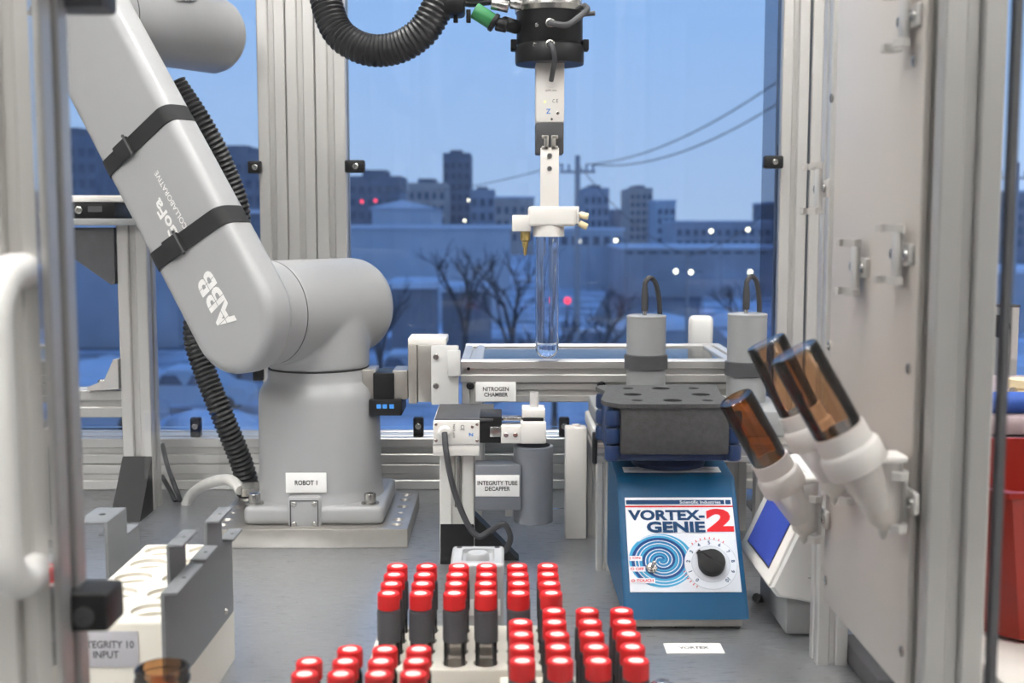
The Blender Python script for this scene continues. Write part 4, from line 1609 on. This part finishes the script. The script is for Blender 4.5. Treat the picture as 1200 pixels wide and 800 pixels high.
SCR = M('blue_screen', '#3a4aa0', .15, 0, .12, 15, emit=.28)
MB().obox(cS2 + nn * .0031, (sw + .004, shh + .004, .0008), (e1n, e2n, nn)).build('screen_border', BLACK, tmr)
MB().obox(cS2 + nn * .0036, (sw, shh, .0008), (e1n, e2n, nn)).build('screen', SCR, tmr)
MB().box(.312, .378, 1.285, 1.42, 0, .052, .006).build('foot', MGREY, tmr)
MB().box(.330, .378, 1.2618, 1.4352, .072, .0735).build('housing_seam', MGREY, tmr)
text('Thermo', M('red_print', '#b04a4a', .5), tmr, cS2 + e2n * (shh / 2 + .022) + nn * .0034 - e1n * .03, e1n, e2n, .040, .010, .0)
cbl = MB().tube(smooth_path([W(886, 700, 1.40), W(900, 703, 1.42), W(920, 700, 1.45), W(940, 715, 1.47)], 6), .0055, 8).build('instrument_cable', BLACKR)
tag(cbl, 'black cable behind the vortex mixer under the touchscreen', 'cable')

# ================================================================== LEFT INPUT RACK
lr = thing('tube_input_rack', 'white block rack with round pockets and grey side plate at lower left', 'rack', (-.325, 1.1, 0))
RZ = .125
bx0, bx1, by0, by1 = -.372, -.2805, .975, 1.216
body = MB().box(bx0, bx1, by0, by1, 0, RZ, .005, 3).build('block', CREAM, lr)
cut = MB()
for j in range(5):
    for x in (bx0 + .025, bx1 - .022):
        c = V((x, by0 + .026 + .047 * j, 0))
        cut.lathe([(.0135, RZ - .05), (.0135, RZ - .006), (.0175, RZ - .0035), (.0175, RZ + .01)], c, Z, 24)
drill(body, cut)
p = W(136, 760, by0)
plaque(lr, V((p.x - .008, by0 - .0004, p.z)), X, Z, .054, .031, PAPERGREY, 'INTEGRITY 10\nINPUT', 'label_plate', .047, .0150)


def sheet_plate(parent, xp, pts_px, thick, name, tabs, mat, flip=1):
    pts = [onX(a, b2, xp) for a, b2 in pts_px]
    mb_ = MB()
    mb_.prism(pts, (thick * flip, 0, 0))
    o = mb_.build(name, mat, parent)
    for (ya, yb2, zt_, wd_) in tabs:
        MB().box(xp if flip > 0 else xp - wd_, xp + wd_ if flip > 0 else xp, ya, yb2, zt_ - .0022, zt_ + .0006, .0008).build('tab', mat, parent)
    return o


XP = bx1 + .0006
prof_px = [(189, 778), (188, 697), (206, 686.5), (221.5, 679), (222.5, 662), (203, 672), (203, 638), (222, 628), (223.5, 660), (239.5, 650), (239.5, 611), (256, 603), (257.5, 640), (268.5, 633), (269, 716), (266, 722), (222, 779)]


def dz(px, py):
    return onX(px, py, XP)


a = dz(188, 697)
b2 = dz(221, 679)
c = dz(256, 640)
d_ = dz(268.5, 633)
zA_ = a.z
g0 = dz(203, 638).y
g1 = dz(222, 628).y
g2 = dz(225, 660).y
g3 = dz(239.5, 611).y
g4 = dz(256, 603).y
zl = RZ - .075
zA_, zB_, zC_, zD_, zE_ = a.z, dz(225, 655).z, dz(210, 634).z, dz(246, 606).z, dz(262, 628).z
yA = a.y
yE = dz(268.5, 633).y
poly = [(yA, dz(189, 800).z), (yA, zA_), (g1 - .004, zA_), (g1 - .004, zA_ + .001), (g1 - .002, zB_), (g3 - .004, zB_), (g3 - .002, zD_), (g4, zD_), (g4, zE_), (yE, zE_), (yE, dz(269, 716).z), (yE - .004, dz(266, 722).z), (dz(222, 779).y, dz(222, 779).z), (dz(200, 800).y, dz(200, 800).z)]
mb_ = MB()
mb_.prism([(XP, y, z) for y, z in poly], (.0030, 0, 0))
sp = mb_.build('side_plate', PLATEGREY, lr)
mb_ = MB()
mb_.prism([(XP - .006, y, z) for y, z in [(g0, zA_ - .005), (g0, zC_), (g1, zC_), (g1, zA_ - .005)]], (.0025, 0, 0))
sp2 = mb_.build('side_plate', PLATEGREY, lr)
for (ya, yb2, zt_, x_) in ((yA, g1 - .008, zA_, XP), (g1, g3 - .006, zB_, XP), (g3, g4, zD_, XP), (g4 + .001, yE, zE_, XP), (g0, g1, zC_, XP - .006)):
    MB().box(x_, x_ + .014, ya, yb2, zt_ - .0008, zt_ + .0018, .0009).build('tab', PLATEGREY, lr)
    MB().cyl((x_ + .008, (ya + yb2) / 2, zt_ + .001), (x_ + .008, (ya + yb2) / 2, zt_ + .0020), .0018, 10).build('tab_hole', SEAM, lr)
s = MB()
q = dz(260, 716)
screw(s, (XP + .003, q.y, q.z), X, .0032, .0025)
s.build('screw', STEEL, lr)
# second grey bracket further left
lb = thing('sheet_bracket', 'grey bent sheet metal bracket at the left behind the white rack', 'bracket', (bx0, 1.3, 0))
XQ = -.402
y0_, y1_ = onX(128, 612, XQ).y, onX(160, 640, XQ).y
zq = onX(140, 600, XQ).z
y_a = onX(122, 610, XQ).y
y_b = onX(145, 600, XQ).y
y_c = onX(160, 620, XQ).y
zs = onX(152, 622, XQ).z
mb_ = MB()
mb_.prism([(XQ, y, z) for y, z in [(y_a - .13, 0), (y_a - .13, zs - .03), (y_a, zs - .03), (y_a, zq), (y_b, zq), (y_b, zs), (y_c, zs), (y_c, 0)]], (.003, 0, 0))
mb_.build('upright', PLATEGREY, lb)
MB().box(XQ - .028, XQ + .003, y_a, y_b, zq - .001, zq + .002, .001).build('tab', PLATEGREY, lb)
MB().box(XQ - .028, XQ + .003, y_b, y_c, zs - .001, zs + .002, .001).build('tab', PLATEGREY, lb)
MB().box(XQ - .028, XQ + .003, y_a - .13, y_a, zs - .031, zs - .028, .001).build('tab', PLATEGREY, lb)
MB().cyl((XQ - .012, (y_a + y_b) / 2, zq + .0012), (XQ - .012, (y_a + y_b) / 2, zq + .0024), .0035, 12).build('tab_hole', SEAM, lb)

# amber bottle at the lower edge
ab = thing('amber_bottle', 'open amber glass bottle neck at the bottom edge in front of the white rack', 'bottle', W(190, 880, .84))
c = W(190, 783, .84)
c = V((c.x, .84, 0))
zt_ = W(190, 781, .84).z
MB().lathe([(.026, 0), (.028, .003), (.028, zt_ - .05), (.024, zt_ - .036), (.0182, zt_ - .030), (.0182, zt_ - .012), (.0200, zt_ - .0105), (.0200, zt_ - .008), (.0184, zt_ - .0065), (.0195, zt_ - .004), (.0195, zt_ - .001), (.0185, zt_),
            (.0165, zt_), (.0158, zt_ - .004), (.0158, zt_ - .03), (.022, zt_ - .04), (.0255, zt_ - .052), (.0255, .004), (.0005, .004)], c, Z, 36).build('glass', AMBERD, ab)

# ================================================================== VIAL RACKS
CAPZ = .1085


def make_vial(sleeve):
    o = thing('vial', 'red-capped vial', 'vial', (0, 0, 0), None)
    r = .0106
    z0 = .006
    MB().lathe([(r * .93, z0), (r * .97, z0 + .002), (r * .97, CAPZ - .022), (r * .8, CAPZ - .017), (r * .8, CAPZ - .010)], (0, 0, 0), Z, 20, True, True).build('glass_body', VIALGLASS, o)
    MB().lathe([(r * .80, z0 + .0015), (r * .82, z0 + .003), (r * .82, z0 + .022), (.0001, z0 + .0215)], (0, 0, 0), Z, 16).build('contents', FROST, o)
    if sleeve:
        MB().lathe([(r * .985, CAPZ - .0465), (r * 1.06, CAPZ - .0455), (r * 1.06, CAPZ - .0185), (r * 1.02, CAPZ - .0165), (r * .9, CAPZ - .0158)], (0, 0, 0), Z, 24).build('sleeve', SLEEVE, o)
    c = MB()
    n = 40
    loops = []
    for (rr_, z, kn) in ((r * .98, CAPZ - .0148, 0), (r * 1.0, CAPZ - .0142, 1), (r * 1.0, CAPZ - .0030, 1), (r * .99, CAPZ - .0014, 0), (r * .93, CAPZ - .0002, 0), (r * .87, CAPZ, 0), (r * .62, CAPZ, 0), (r * .56, CAPZ - .0006, 0)):
        loops.append([V((math.cos(2 * math.pi * k / n) * (rr_ - (.00022 if kn and k % 2 else 0)), math.sin(2 * math.pi * k / n) * (rr_ - (.00022 if kn and k % 2 else 0)), z)) for k in range(n)])
    c.loft(loops, True, False)
    cp = c.build('cap', RED, o, ang=28)
    MB().lathe([(r * .57, CAPZ - .003), (r * .57, CAPZ - .0005), (r * .5, CAPZ - .0003)], (0, 0, 0), Z, 20).build('septum', SEPTA, o)
    return o


protoS = make_vial(True)
protoN = make_vial(False)
usedp = {True: False, False: False}


def put_vial(x, y, sleeve, label, group):
    pr = protoS if sleeve else protoN
    o = copy_tree(pr) if usedp[sleeve] else pr
    usedp[sleeve] = True
    o.location = (x, y, 0)
    o.rotation_euler.z = random.uniform(0, 6)
    o['label'] = label
    o['group'] = group


def rack(label, x0, x1, y0, y1, slots):
    t_ = thing('vial_rack', label, 'rack', ((x0 + x1) / 2, (y0 + y1) / 2, 0))
    o = MB().box(x0, x1, y0, y1, 0, .040, .0025).build('block', CREAM, t_)
    cut_ = MB()
    for (x, y) in slots:
        cut_.cyl((x, y, .005), (x, y, .05), .0118, 20)
    drill(o, cut_)


ORD = ['first', 'second', 'third', 'fourth', 'fifth', 'sixth']
XA = [W(p_, 706, 1.10).x for p_ in (455.5, 493, 533, 569, 608, 645.5)]
YA = [1.10, 1.13, 1.16, 1.19]
RN = ['front', 'second', 'third', 'back']
slots = [(x, y) for x in XA for y in YA]
rack('white vial rack under the middle block of red caps', XA[0] - .020, XA[-1] + .020, 1.082, 1.208, slots)
for j, y in enumerate(YA):
    for i, x in enumerate(XA):
        put_vial(x + random.uniform(-.0006, .0006), y, True, 'red-capped vial with grey sleeve, %s row, %s from left in the middle rack' % (RN[j], ORD[i]), 'sleeved vials in the middle rack')
XB = [.0148, .0450, .0755, .1060]
YBr = [.924, .955, .986, 1.017, 1.0477]
RN5 = ['front', 'second', 'third', 'fourth', 'back']
rack('white vial rack at the right front under sleeved vials', -.004, .125, .902, 1.0665, [(x, y) for x in XB for y in YBr])
for j, y in enumerate(YBr):
    for i, x in enumerate(XB):
        if (i, j) == (0, 4):
            continue
        put_vial(x + random.uniform(-.0006, .0006), y, True, 'red-capped vial with grey sleeve, %s row, %s from left in the right-front rack' % (RN5[j], ORD[i]), 'sleeved vials in the right-front rack')
XC = [W(p_, 787, .924).x for p_ in (363, 405, 447, 488)]
YC = [.897, .924, .951]
RN3 = ['front', 'middle', 'back']
rack('white vial rack at the left front under plain vials', XC[0] - .018, XC[-1] + .018, .880, .970, [(x, y) for x in XC for y in YC])
for j, y in enumerate(YC):
    for i, x in enumerate(XC):
        if (i, j) == (0, 2):
            continue
        put_vial(x + random.uniform(-.0006, .0006), y, False, 'red-capped vial without sleeve, %s row, %s from left in the left-front rack' % (RN3[j], ORD[i]), 'plain vials in the left-front rack')
ks = MB().lathe([(.009, 0), (.009, .05), (.0075, .055), (.0075, .078), (.010, .080), (.010, .086), (.006, .0885)], V((W(777, 795, .93).x, .93, 0)), Z, 20).build('chrome_stud', STEEL)
tag(ks, 'small chrome stud right of the nearest red caps', 'stud')

# ================================================================== RIGHT OUTSIDE THE CELL
bn = thing('side_bench', 'white bench outside the cell at the right edge', 'bench', (.9, 1.35, ZF))
MB().box(.405, 1.6, .70, 1.92, .055, .085, .003).build('top', WHITE, bn)
for (x, y) in ((.45, .75), (1.55, .75), (.45, 1.87), (1.55, 1.87)):
    MB().box(x - .02, x + .02, y - .02, y + .02, ZF, .055, .003).build('leg', LGREY, bn)
rbn = thing('red_bin', 'dark red plastic bin at the right edge on the white bench', 'bin', (.55, 1.1, .085))
zr = W(1180, 577, 1.0).z
lo = []
for (k, z) in ((.80, .087), (.86, .090), (1.0, zr - .006), (1.03, zr - .005), (1.03, zr), (.97, zr), (.83, .094)):
    lo.append([V((.575 + sx_ * .165 * k * c_, 1.13 + sy_ * .13 * k * c2_, z)) for sx_, sy_, c_, c2_ in
               ((1, 1, 1, .8), (1, 1, .85, 1), (-1, 1, .85, 1), (-1, 1, 1, .8), (-1, -1, 1, .8), (-1, -1, .85, 1), (1, -1, .85, 1), (1, -1, 1, .8))])
MB().loft(lo).build('tub', REDBIN, rbn)
bsf = thing('bench_shelf', 'dark shelf on the side bench behind the red bin', 'shelf', (.8, 1.55, .085))
zs_ = W(1180, 566, 1.33).z
MB().box(.50, 1.2, 1.33, 1.75, zs_ - .012, zs_, .002).build('deck', DGREY, bsf)
for (x, y) in ((.52, 1.36), (1.18, 1.36), (.52, 1.72), (1.18, 1.72)):
    MB().box(x - .012, x + .012, y - .012, y + .012, .085, zs_ - .012, .002).build('leg', DGREY, bsf)
bxo = thing('instrument_case', 'mauve grey instrument case on the bench shelf', 'case', (.8, 1.5, zs_))
zt_ = W(1180, 488, 1.34).z
MB().box(.515, 1.1, 1.345, 1.72, zs_, zs_ + .018, .003).build('base', MGREY, bxo)
MB().box(.515, 1.1, 1.345, 1.72, zs_ + .018, zs_ + .018 + (zt_ - zs_ - .018) * .55, .005).build('lower_half', MAUVE, bxo)
MB().box(.515, 1.1, 1.345, 1.72, zs_ + .02 + (zt_ - zs_ - .018) * .55, zt_, .008).build('upper_half', MAUVE, bxo)
bt = MB().tube(smooth_path([(.515, 1.36, zt_ + .013), (.60, 1.365, zt_ + .0125), (.75, 1.37, zt_ + .0125), (.95, 1.38, zt_ + .0125)], 5), .0125, 16).build('foam_tube', BLUEFOAM)
tag(bt, 'blue foam tube lying on the mauve instrument case', 'tube')
jr = thing('beige_jar', 'beige plastic jar standing on the instrument case', 'jar', (.63, 1.47, zt_))
cjx = W(1197, 470, 1.47).x
zj = W(1197, 444, 1.47).z
MB().lathe([(.018, zt_), (.022, zt_ + .003), (.020, zt_ + .010), (.017, zj - .012), (.020, zj - .010), (.020, zj)], V((cjx + .003, 1.47, 0)), Z, 24).build('body', BEIGE, jr)
MB().cyl((cjx - .016, 1.455, zj - .012), (cjx - .021, 1.45, zj - .012), .004, 10).build('latch', STEEL, jr)
po = thing('bench_post', 'short aluminium post with black clamp on the side bench', 'post', (W(1183, 400, 1.80).x, 1.82, .085))
zp = W(1183, 358, 1.80).z
xc_ = W(1183.5, 400, 1.80).x
MB().profile((xc_, 1.82, .085), (xc_, 1.82, zp - .003), .030, X).build('profile', ALU, po)
MB().obox((xc_, 1.82, zp - .001), (.032, .032, .004), r=.001).build('end_cap', DGREY, po)
q = W(1172, 382, 1.80)
MB().obox((q.x, 1.80, q.z), (.012, .014, .034), r=.002).build('clamp', BLACK, po)
MB().obox((q.x + .008, 1.80, q.z), (.012, .010, .010), r=.002).build('clamp_knob', BLACK, po)

# ================================================================== OUTSIDE: snowy city at dusk
GZ = -6.0


def gd(py):
    return FPX * (CAM.z - GZ) / (py - 262)


SNOW = M('snow_ground', '#bcc6d3', 0.8, 0, 0.55, .28, 0.6, .8)
ROAD = M('wet_road', '#5a626e', 0.5, 0, 0.15, .3)
struct(MB().box(-420, 420, YW + .3, 900, GZ - .3, GZ).build('ground', SNOW))
rd = MB()
rd.prism([V((3.2, 25, GZ)), V((9.5, 25, GZ)), V((14, 85, GZ)), V((34, 200, GZ)), V((20, 200, GZ)), V((6.5, 85, GZ))], (0, 0, .03))
rd.box(-110, 6.8, 61, 67, GZ, GZ + .03)
struct(rd.build('road', ROAD))

B1 = M('far_wall_grey', '#a6abb3', .8, 0, .12, .4)
B2 = M('far_wall_tan', '#b8aca4', .8, 0, .12, .4)
B3 = M('far_wall_dark', '#7d838d', .8, 0, .15, .4)
B4 = M('far_wall_pale', '#b9c2ca', .8, 0, .08, .4)
WIN = M('far_window', '#666e7a', .25, 0, .2, .5)
SNOWR = M('roof_snow', '#d6dde6', .8, 0, .06, .4)
LIT = M('lamp_glow', '#fff0cf', .5, emit=6.0)
REDL = M('red_lamp_glow', '#ff4050', .5, emit=2.5)
GRNL = M('green_lamp_glow', '#40ff90', .5, emit=2.0)


def building(px0, px1, ytop, d, mat, label, depth=16, roof=None, wins=None, name='office_building'):
    a, b2 = W(px0, ytop, d), W(px1, ytop, d)
    o = thing(name, label, 'building', ((a.x + b2.x) / 2, d + depth / 2, GZ))
    h = a.z
    MB().box(a.x, b2.x, d, d + depth, GZ, h).build('wall', mat, o)
    if roof == 'flat':
        t_ = max(.25, (h - GZ) * .03)
        MB().box(a.x - .2, b2.x + .2, d - .2, d + depth + .2, h, h + t_).build('roof', SNOWR, o)
    elif roof == 'gable':
        rr_ = MB()
        rh = (b2.x - a.x) * .14
        rr_.prism([(a.x - .4, d - .4, h), (b2.x + .4, d - .4, h), ((a.x + b2.x) / 2, d - .4, h + rh)], (0, depth + .8, 0))
        rr_.build('roof', SNOWR, o)
    elif roof == 'plant':
        wv = (b2.x - a.x)
        MB().box(a.x + wv * .25, a.x + wv * .7, d + 2, d + depth * .7, h, h + wv * .12).build('plant_room', B3, o)
    if wins:
        nx, nz2, f0, f1 = wins
        mw = None
        ww, hh = (b2.x - a.x) / nx, (h - max(GZ, W(px0, 300, d).z)) * (f1 - f0) / nz2
        zb_ = max(GZ, W(px0, 300, d).z) + (h - max(GZ, W(px0, 300, d).z)) * f0
        for i in range(nx):
            for j in range(nz2):
                c = V((a.x + ww * (i + .5), d, zb_ + hh * (j + .5)))
                if mw is None:
                    m_ = MB().box(-ww * .3, ww * .3, -.12, .05, -hh * .28, hh * .28)
                    w_o = m_.build('window', WIN, o, (0, 0, 0))
                    mw = w_o.data
                else:
                    w_o = bpy.data.objects.new('window', mw)
                    col.objects.link(w_o)
                    w_o.parent = o
                w_o.location = c - ORG[o.name]
    return o


building(519, 551, 179, 330, B3, 'tall dark tower block on the skyline left of the gripper', 25, 'plant', (4, 6, .25, .92), 'tower_block')
building(478, 522, 214, 260, B2, 'tan mid-rise block left of the dark tower', 20, 'plant', (5, 4, .2, .9))
building(408, 470, 206, 300, B3, 'dark stepped block behind the snowy gable roof', 20, 'plant', (6, 4, .2, .9))
building(468, 482, 226, 280, B1, 'narrow grey block beside the tan mid-rise', 20, 'plant')
building(551, 580, 222, 300, B1, 'grey block right of the dark tower', 20, 'plant', (3, 3, .2, .9))
building(580, 626, 232, 250, B2, 'low tan block between dark tower and gripper', 20, 'flat', (5, 3, .2, .9))
building(684, 714, 220, 250, B1, 'grey stepped block right of the gripper finger', 20, 'plant', (4, 4, .2, .9))
building(714, 740, 246, 340, B3, 'low dark block between two grey towers', 20, 'flat')
building(738, 765, 220, 290, B2, 'slim tan tower right of the gripper', 22, 'plant', (4, 6, .15, .92), 'tower_block')
building(770, 792, 236, 240, B4, 'pale narrow building with lit rooftop sign', 14, 'flat', (3, 4, .2, .9))
building(792, 905, 260, 210, B1, 'long grey building at the right of the window', 18, 'flat', (12, 2, .2, .85))
building(905, 1010, 238, 230, B3, 'dark block behind the right window post', 18, 'flat')
building(1120, 1230, 225, 180, B3, 'dark building seen right of the front post', 18, 'flat', (8, 4, .1, .9))
building(30, 112, 158, 170, B3, 'large dark building at the far left', 20, 'plant', (7, 6, .15, .92))
building(112, 190, 196, 205, B1, 'grey building left behind the robot arm', 20, 'plant', (6, 4, .15, .92))
building(236, 309, 178, 180, B3, 'dark building right of the robot arm', 18, 'plant', (6, 5, .15, .92))
building(190, 240, 214, 240, B2, 'tan building hidden partly by the robot arm', 18, 'flat', (4, 3, .15, .9))
building(655, 730, 270, 120, B4, 'pale low hall right of the utility pole', 14, 'flat', (6, 1, .3, .9), 'low_hall')
building(730, 930, 292, 105, B1, 'long low grey hall with snow roof at right', 14, 'flat', (14, 1, .2, .8), 'low_hall')
building(398, 598, 268, 78, B4, 'long pale blue warehouse in the middle distance', 16, 'flat', None, 'warehouse')
building(436, 506, 244, 120, B4, 'hall with snow-covered gable roof above the warehouse', 20, 'gable', (3, 1, .0, .7), 'gabled_hall')
building(458, 506, 338, 50, B3, 'dark garage in front of the pale warehouse', 5, 'flat', None, 'garage')
building(518, 575, 342, 57, B3, 'dark shed with snow roof beside the bare tree', 5, 'flat', None, 'shed')
building(80, 205, 268, 62, B1, 'grey warehouse behind the left post', 10, 'flat', (6, 1, .1, .8), 'warehouse')
building(205, 330, 250, 80, B3, 'dark warehouse behind the robot shoulder', 10, 'flat', None, 'warehouse')
building(1150, 1260, 320, 70, B1, 'low grey shed outside at the right edge', 8, 'flat', None, 'shed')


def pole(px, ytop, d, label, arms=True, lamp=None, r=.14):
    p = W(px, ytop, d)
    o = thing('utility_pole' if arms else 'street_lamp', label, 'pole' if arms else 'street lamp', (p.x, d, GZ))
    MB().cyl((p.x, d, GZ), (p.x, d, p.z), r, 10, r1=r * .75).build('mast', M('weathered_wood', '#a3a4a6', .8), o)
    if arms:
        MB().box(p.x - .7, p.x + .7, d - .05, d + .05, p.z - .70, p.z - .60).build('crossarm', M('weathered_wood'), o)
        for k in (-.62, -.35, .35, .62):
            MB().cyl((p.x + k, d, p.z - .6), (p.x + k, d, p.z - .35), .05, 8).build('insulator', B1, o)
    if lamp:
        MB().box(p.x - .9, p.x, d - .05, d + .05, p.z - .05, p.z + .05).build('arm', B3, o)
        MB().ball((p.x - .9, d, p.z - .05), .16, 10, 8).build('lamp_head', lamp, o)
    return o


pole(677, 182, 48, 'utility pole with crossarm right of the test tube', True)
pole(806, 292, 60, 'slim pole standing behind the left sensor head', True, r=.10)
pole(1192, 190, 50, 'utility pole at the far right edge', True)
for i, (px, py, d, lb) in enumerate(((734, 281, 110, 'street lamp glowing beside the pale hall'), (690, 282, 115, 'street lamp glowing right of the tube holder'),
                                     (846, 270, 100, 'street lamp glowing over the long grey hall'), (889, 268, 100, 'street lamp glowing near the right window post'),
                                     (806, 317, 90, 'street lamp glowing low behind the left sensor'), (824, 318, 90, 'street lamp glowing low between the sensors'),
                                     (893, 318, 90, 'street lamp glowing low beside the right sensor'), (556, 234, 180, 'street lamp glowing below the dark tower'),
                                     (552, 258, 170, 'street lamp glowing beside the bare tree'), (273, 226, 150, 'street lamp glowing right of the robot arm'))):
    pole(px, py, d - (8 if d == 110 else 0) - (3 if px == 824 else 0), lb, False, LIT, .06)
for (px, py, d, lb) in ((424, 236, 150, 'small red warning light left above the gable roof'), (440, 235, 150, 'small red warning light above the gable roof ridge'),
                        (466, 243, 150, 'small red warning light right of the gable roof'), (665, 352, 75, 'red tail light on the street')):
    p = W(px, py, d)
    o = thing('signal_lamp', lb, 'lamp', (p.x, d, p.z if py > 300 else GZ), 'red lights in the city')
    MB().ball(p, .22, 8, 6).build('lens', REDL, o)
    MB().cyl((p.x, d + .1, GZ), (p.x, d + .1, p.z), .07, 6).build('mast', B3, o)


def wire(a, b2, sag, label, r=.035):
    pts = [a.lerp(b2, k / 16) - Z * (sag * 4 * (k / 16) * (1 - k / 16)) for k in range(17)]
    tag(MB().tube(pts, r, 6).build('overhead_wire', BLACKR), label, 'wire', 'overhead wires')


wp = W(677, 192, 48)
wire(wp + X * .62, W(960, 60, 32), .6, 'overhead wire rising to the right, upper one', .022)
wire(wp + X * .35, W(960, 88, 32), .8, 'overhead wire rising to the right, lower one', .022)
wire(wp - X * .62, W(420, 215, 90), .8, 'overhead wire running left from the pole', .02)
wire(W(806, 300, 60), W(960, 195, 40), .5, 'overhead wire above the long grey hall', .022)
wire(wp, W(806, 298, 60), .6, 'overhead wire between the two poles', .02)


def tree(px, py, d, hgt, label, seed):
    rnd = random.Random(seed)
    p = W(px, py, d)
    base = V((p.x, d, GZ))
    o = thing('bare_tree', label, 'tree', base, 'bare winter trees')
    BARK = M('bare_bark', '#3b3f47', .9)
    tr_m, br_m = MB(), MB()

    def grow(p0, dr, L, r, lev):
        p1 = p0 + dr * L
        (tr_m if lev == 0 else br_m).cyl(p0, p1, r, 6 if lev < 2 else 4, r1=r * .62)
        if lev >= 4:
            return
        for k in range(4 if lev == 0 else 3):
            nd = (dr + V((rnd.uniform(-.8, .8), rnd.uniform(-.8, .8), rnd.uniform(-.1, .5)))).normalized()
            grow(p0.lerp(p1, rnd.uniform(.65, 1.0)), nd, L * rnd.uniform(.55, .8), r * .58, lev + 1)
    grow(base, Z, hgt * .33, hgt * .022, 0)
    tr_m.build('trunk', BARK, o)
    br_m.build('branches', BARK, o)


tree(545, 390, 50, 7.5, 'bare winter tree in front of the pale warehouse', 3)
tree(600, 400, 44, 7.0, 'bare winter tree left of the test tube', 5)
tree(650, 410, 36, 5.0, 'bare winter tree seen through the test tube', 8)
tree(445, 390, 41, 5.5, 'small bare tree beside the robot shoulder', 11)
tree(280, 420, 45, 5.5, 'bare winter tree behind the hose', 12)
tree(705, 400, 46, 5.0, 'small bare tree right of the test tube', 15)
tree(865, 380, 60, 5.0, 'bare winter tree behind the right sensor head', 21)


def car(px, py, d, mat, label, rot=0.0):
    p = W(px, py, d)
    o = thing('parked_car', label, 'car', (p.x, d, GZ), 'snowy parked cars')
    c = V((p.x, d, GZ))
    b_m = MB()
    side = [(-2.1, .35), (-2.15, .75), (-1.9, .95), (-1.2, 1.0), (-.75, 1.42), (.75, 1.45), (1.35, 1.02), (2.0, .9), (2.15, .65), (2.1, .35)]
    b_m.loft([[c + V((x, -.85, z)) for x, z in side], [c + V((x, .85, z)) for x, z in side]])
    b_m.build('body', mat, o)
    for (x0, x1) in ((-.95, -.05), (.05, 1.0)):
        m_ = MB()
        m_.prism([c + V((x0, -.87, 1.02)), c + V((x1, -.87, 1.02)), c + V((x1 - .25, -.87, 1.36)), c + V((x0 + .2, -.87, 1.36))], (0, .03, 0))
        m_.build('side_window', WIN, o)
    for x in (-1.35, 1.35):
        for y in (-.8, .8):
            MB().cyl(c + V((x, y - .1, .33)), c + V((x, y + .1, .33)), .33, 14, .03).build('wheel', BLACKR, o)
    MB().obox(c + V((0, 0, 1.50)), (1.4, 1.5, .14), r=.06).build('roof_snow', SNOWR, o)


car(225, 470, 41, B4, 'snow-covered pale car parked behind the corrugated hose')
car(290, 470, 46.5, B3, 'dark parked car half hidden by the robot base')
car(110, 480, 37, B1, 'grey car parked outside at the far left')
car(690, 420, 56, B3, 'dark car on the street right of the test tube')
car(480, 450, 46, B1, 'grey snowy car parked left of the chamber')


def heap(px, py, s, label):
    d = gd(py)
    p = W(px, py, d)
    rnd = random.Random(px)
    m_ = MB()
    n, k = 14, 5
    lo = []
    for j in range(k):
        a = math.pi / 2 * j / (k - 1)
        lo.append([V((p.x + math.cos(2 * math.pi * i / n) * s * math.cos(a) * rnd.uniform(.85, 1.1), d + math.sin(2 * math.pi * i / n) * s * .7 * math.cos(a), GZ + s * .38 * math.sin(a) * rnd.uniform(.85, 1.1))) for i in range(n)])
    m_.loft(lo)
    tag(m_.build('snow_heap', SNOWR, None, (p.x, d, GZ), 70), label, 'snow heap', 'snow heaps')


heap(520, 470, 1.7, 'rounded snow heap below the actuator')
heap(640, 480, 1.9, 'rounded snow heap left of the chamber legs')
heap(735, 470, 1.6, 'rounded snow heap seen under the chamber')
heap(250, 500, 1.5, 'rounded snow heap beside the hose')
heap(130, 440, 2.2, 'rounded snow heap at the far left')
heap(870, 380, 2.4, 'broad snow heap behind the right sensor head')
heap(770, 385, 2.6, 'broad snow heap behind the left sensor head')
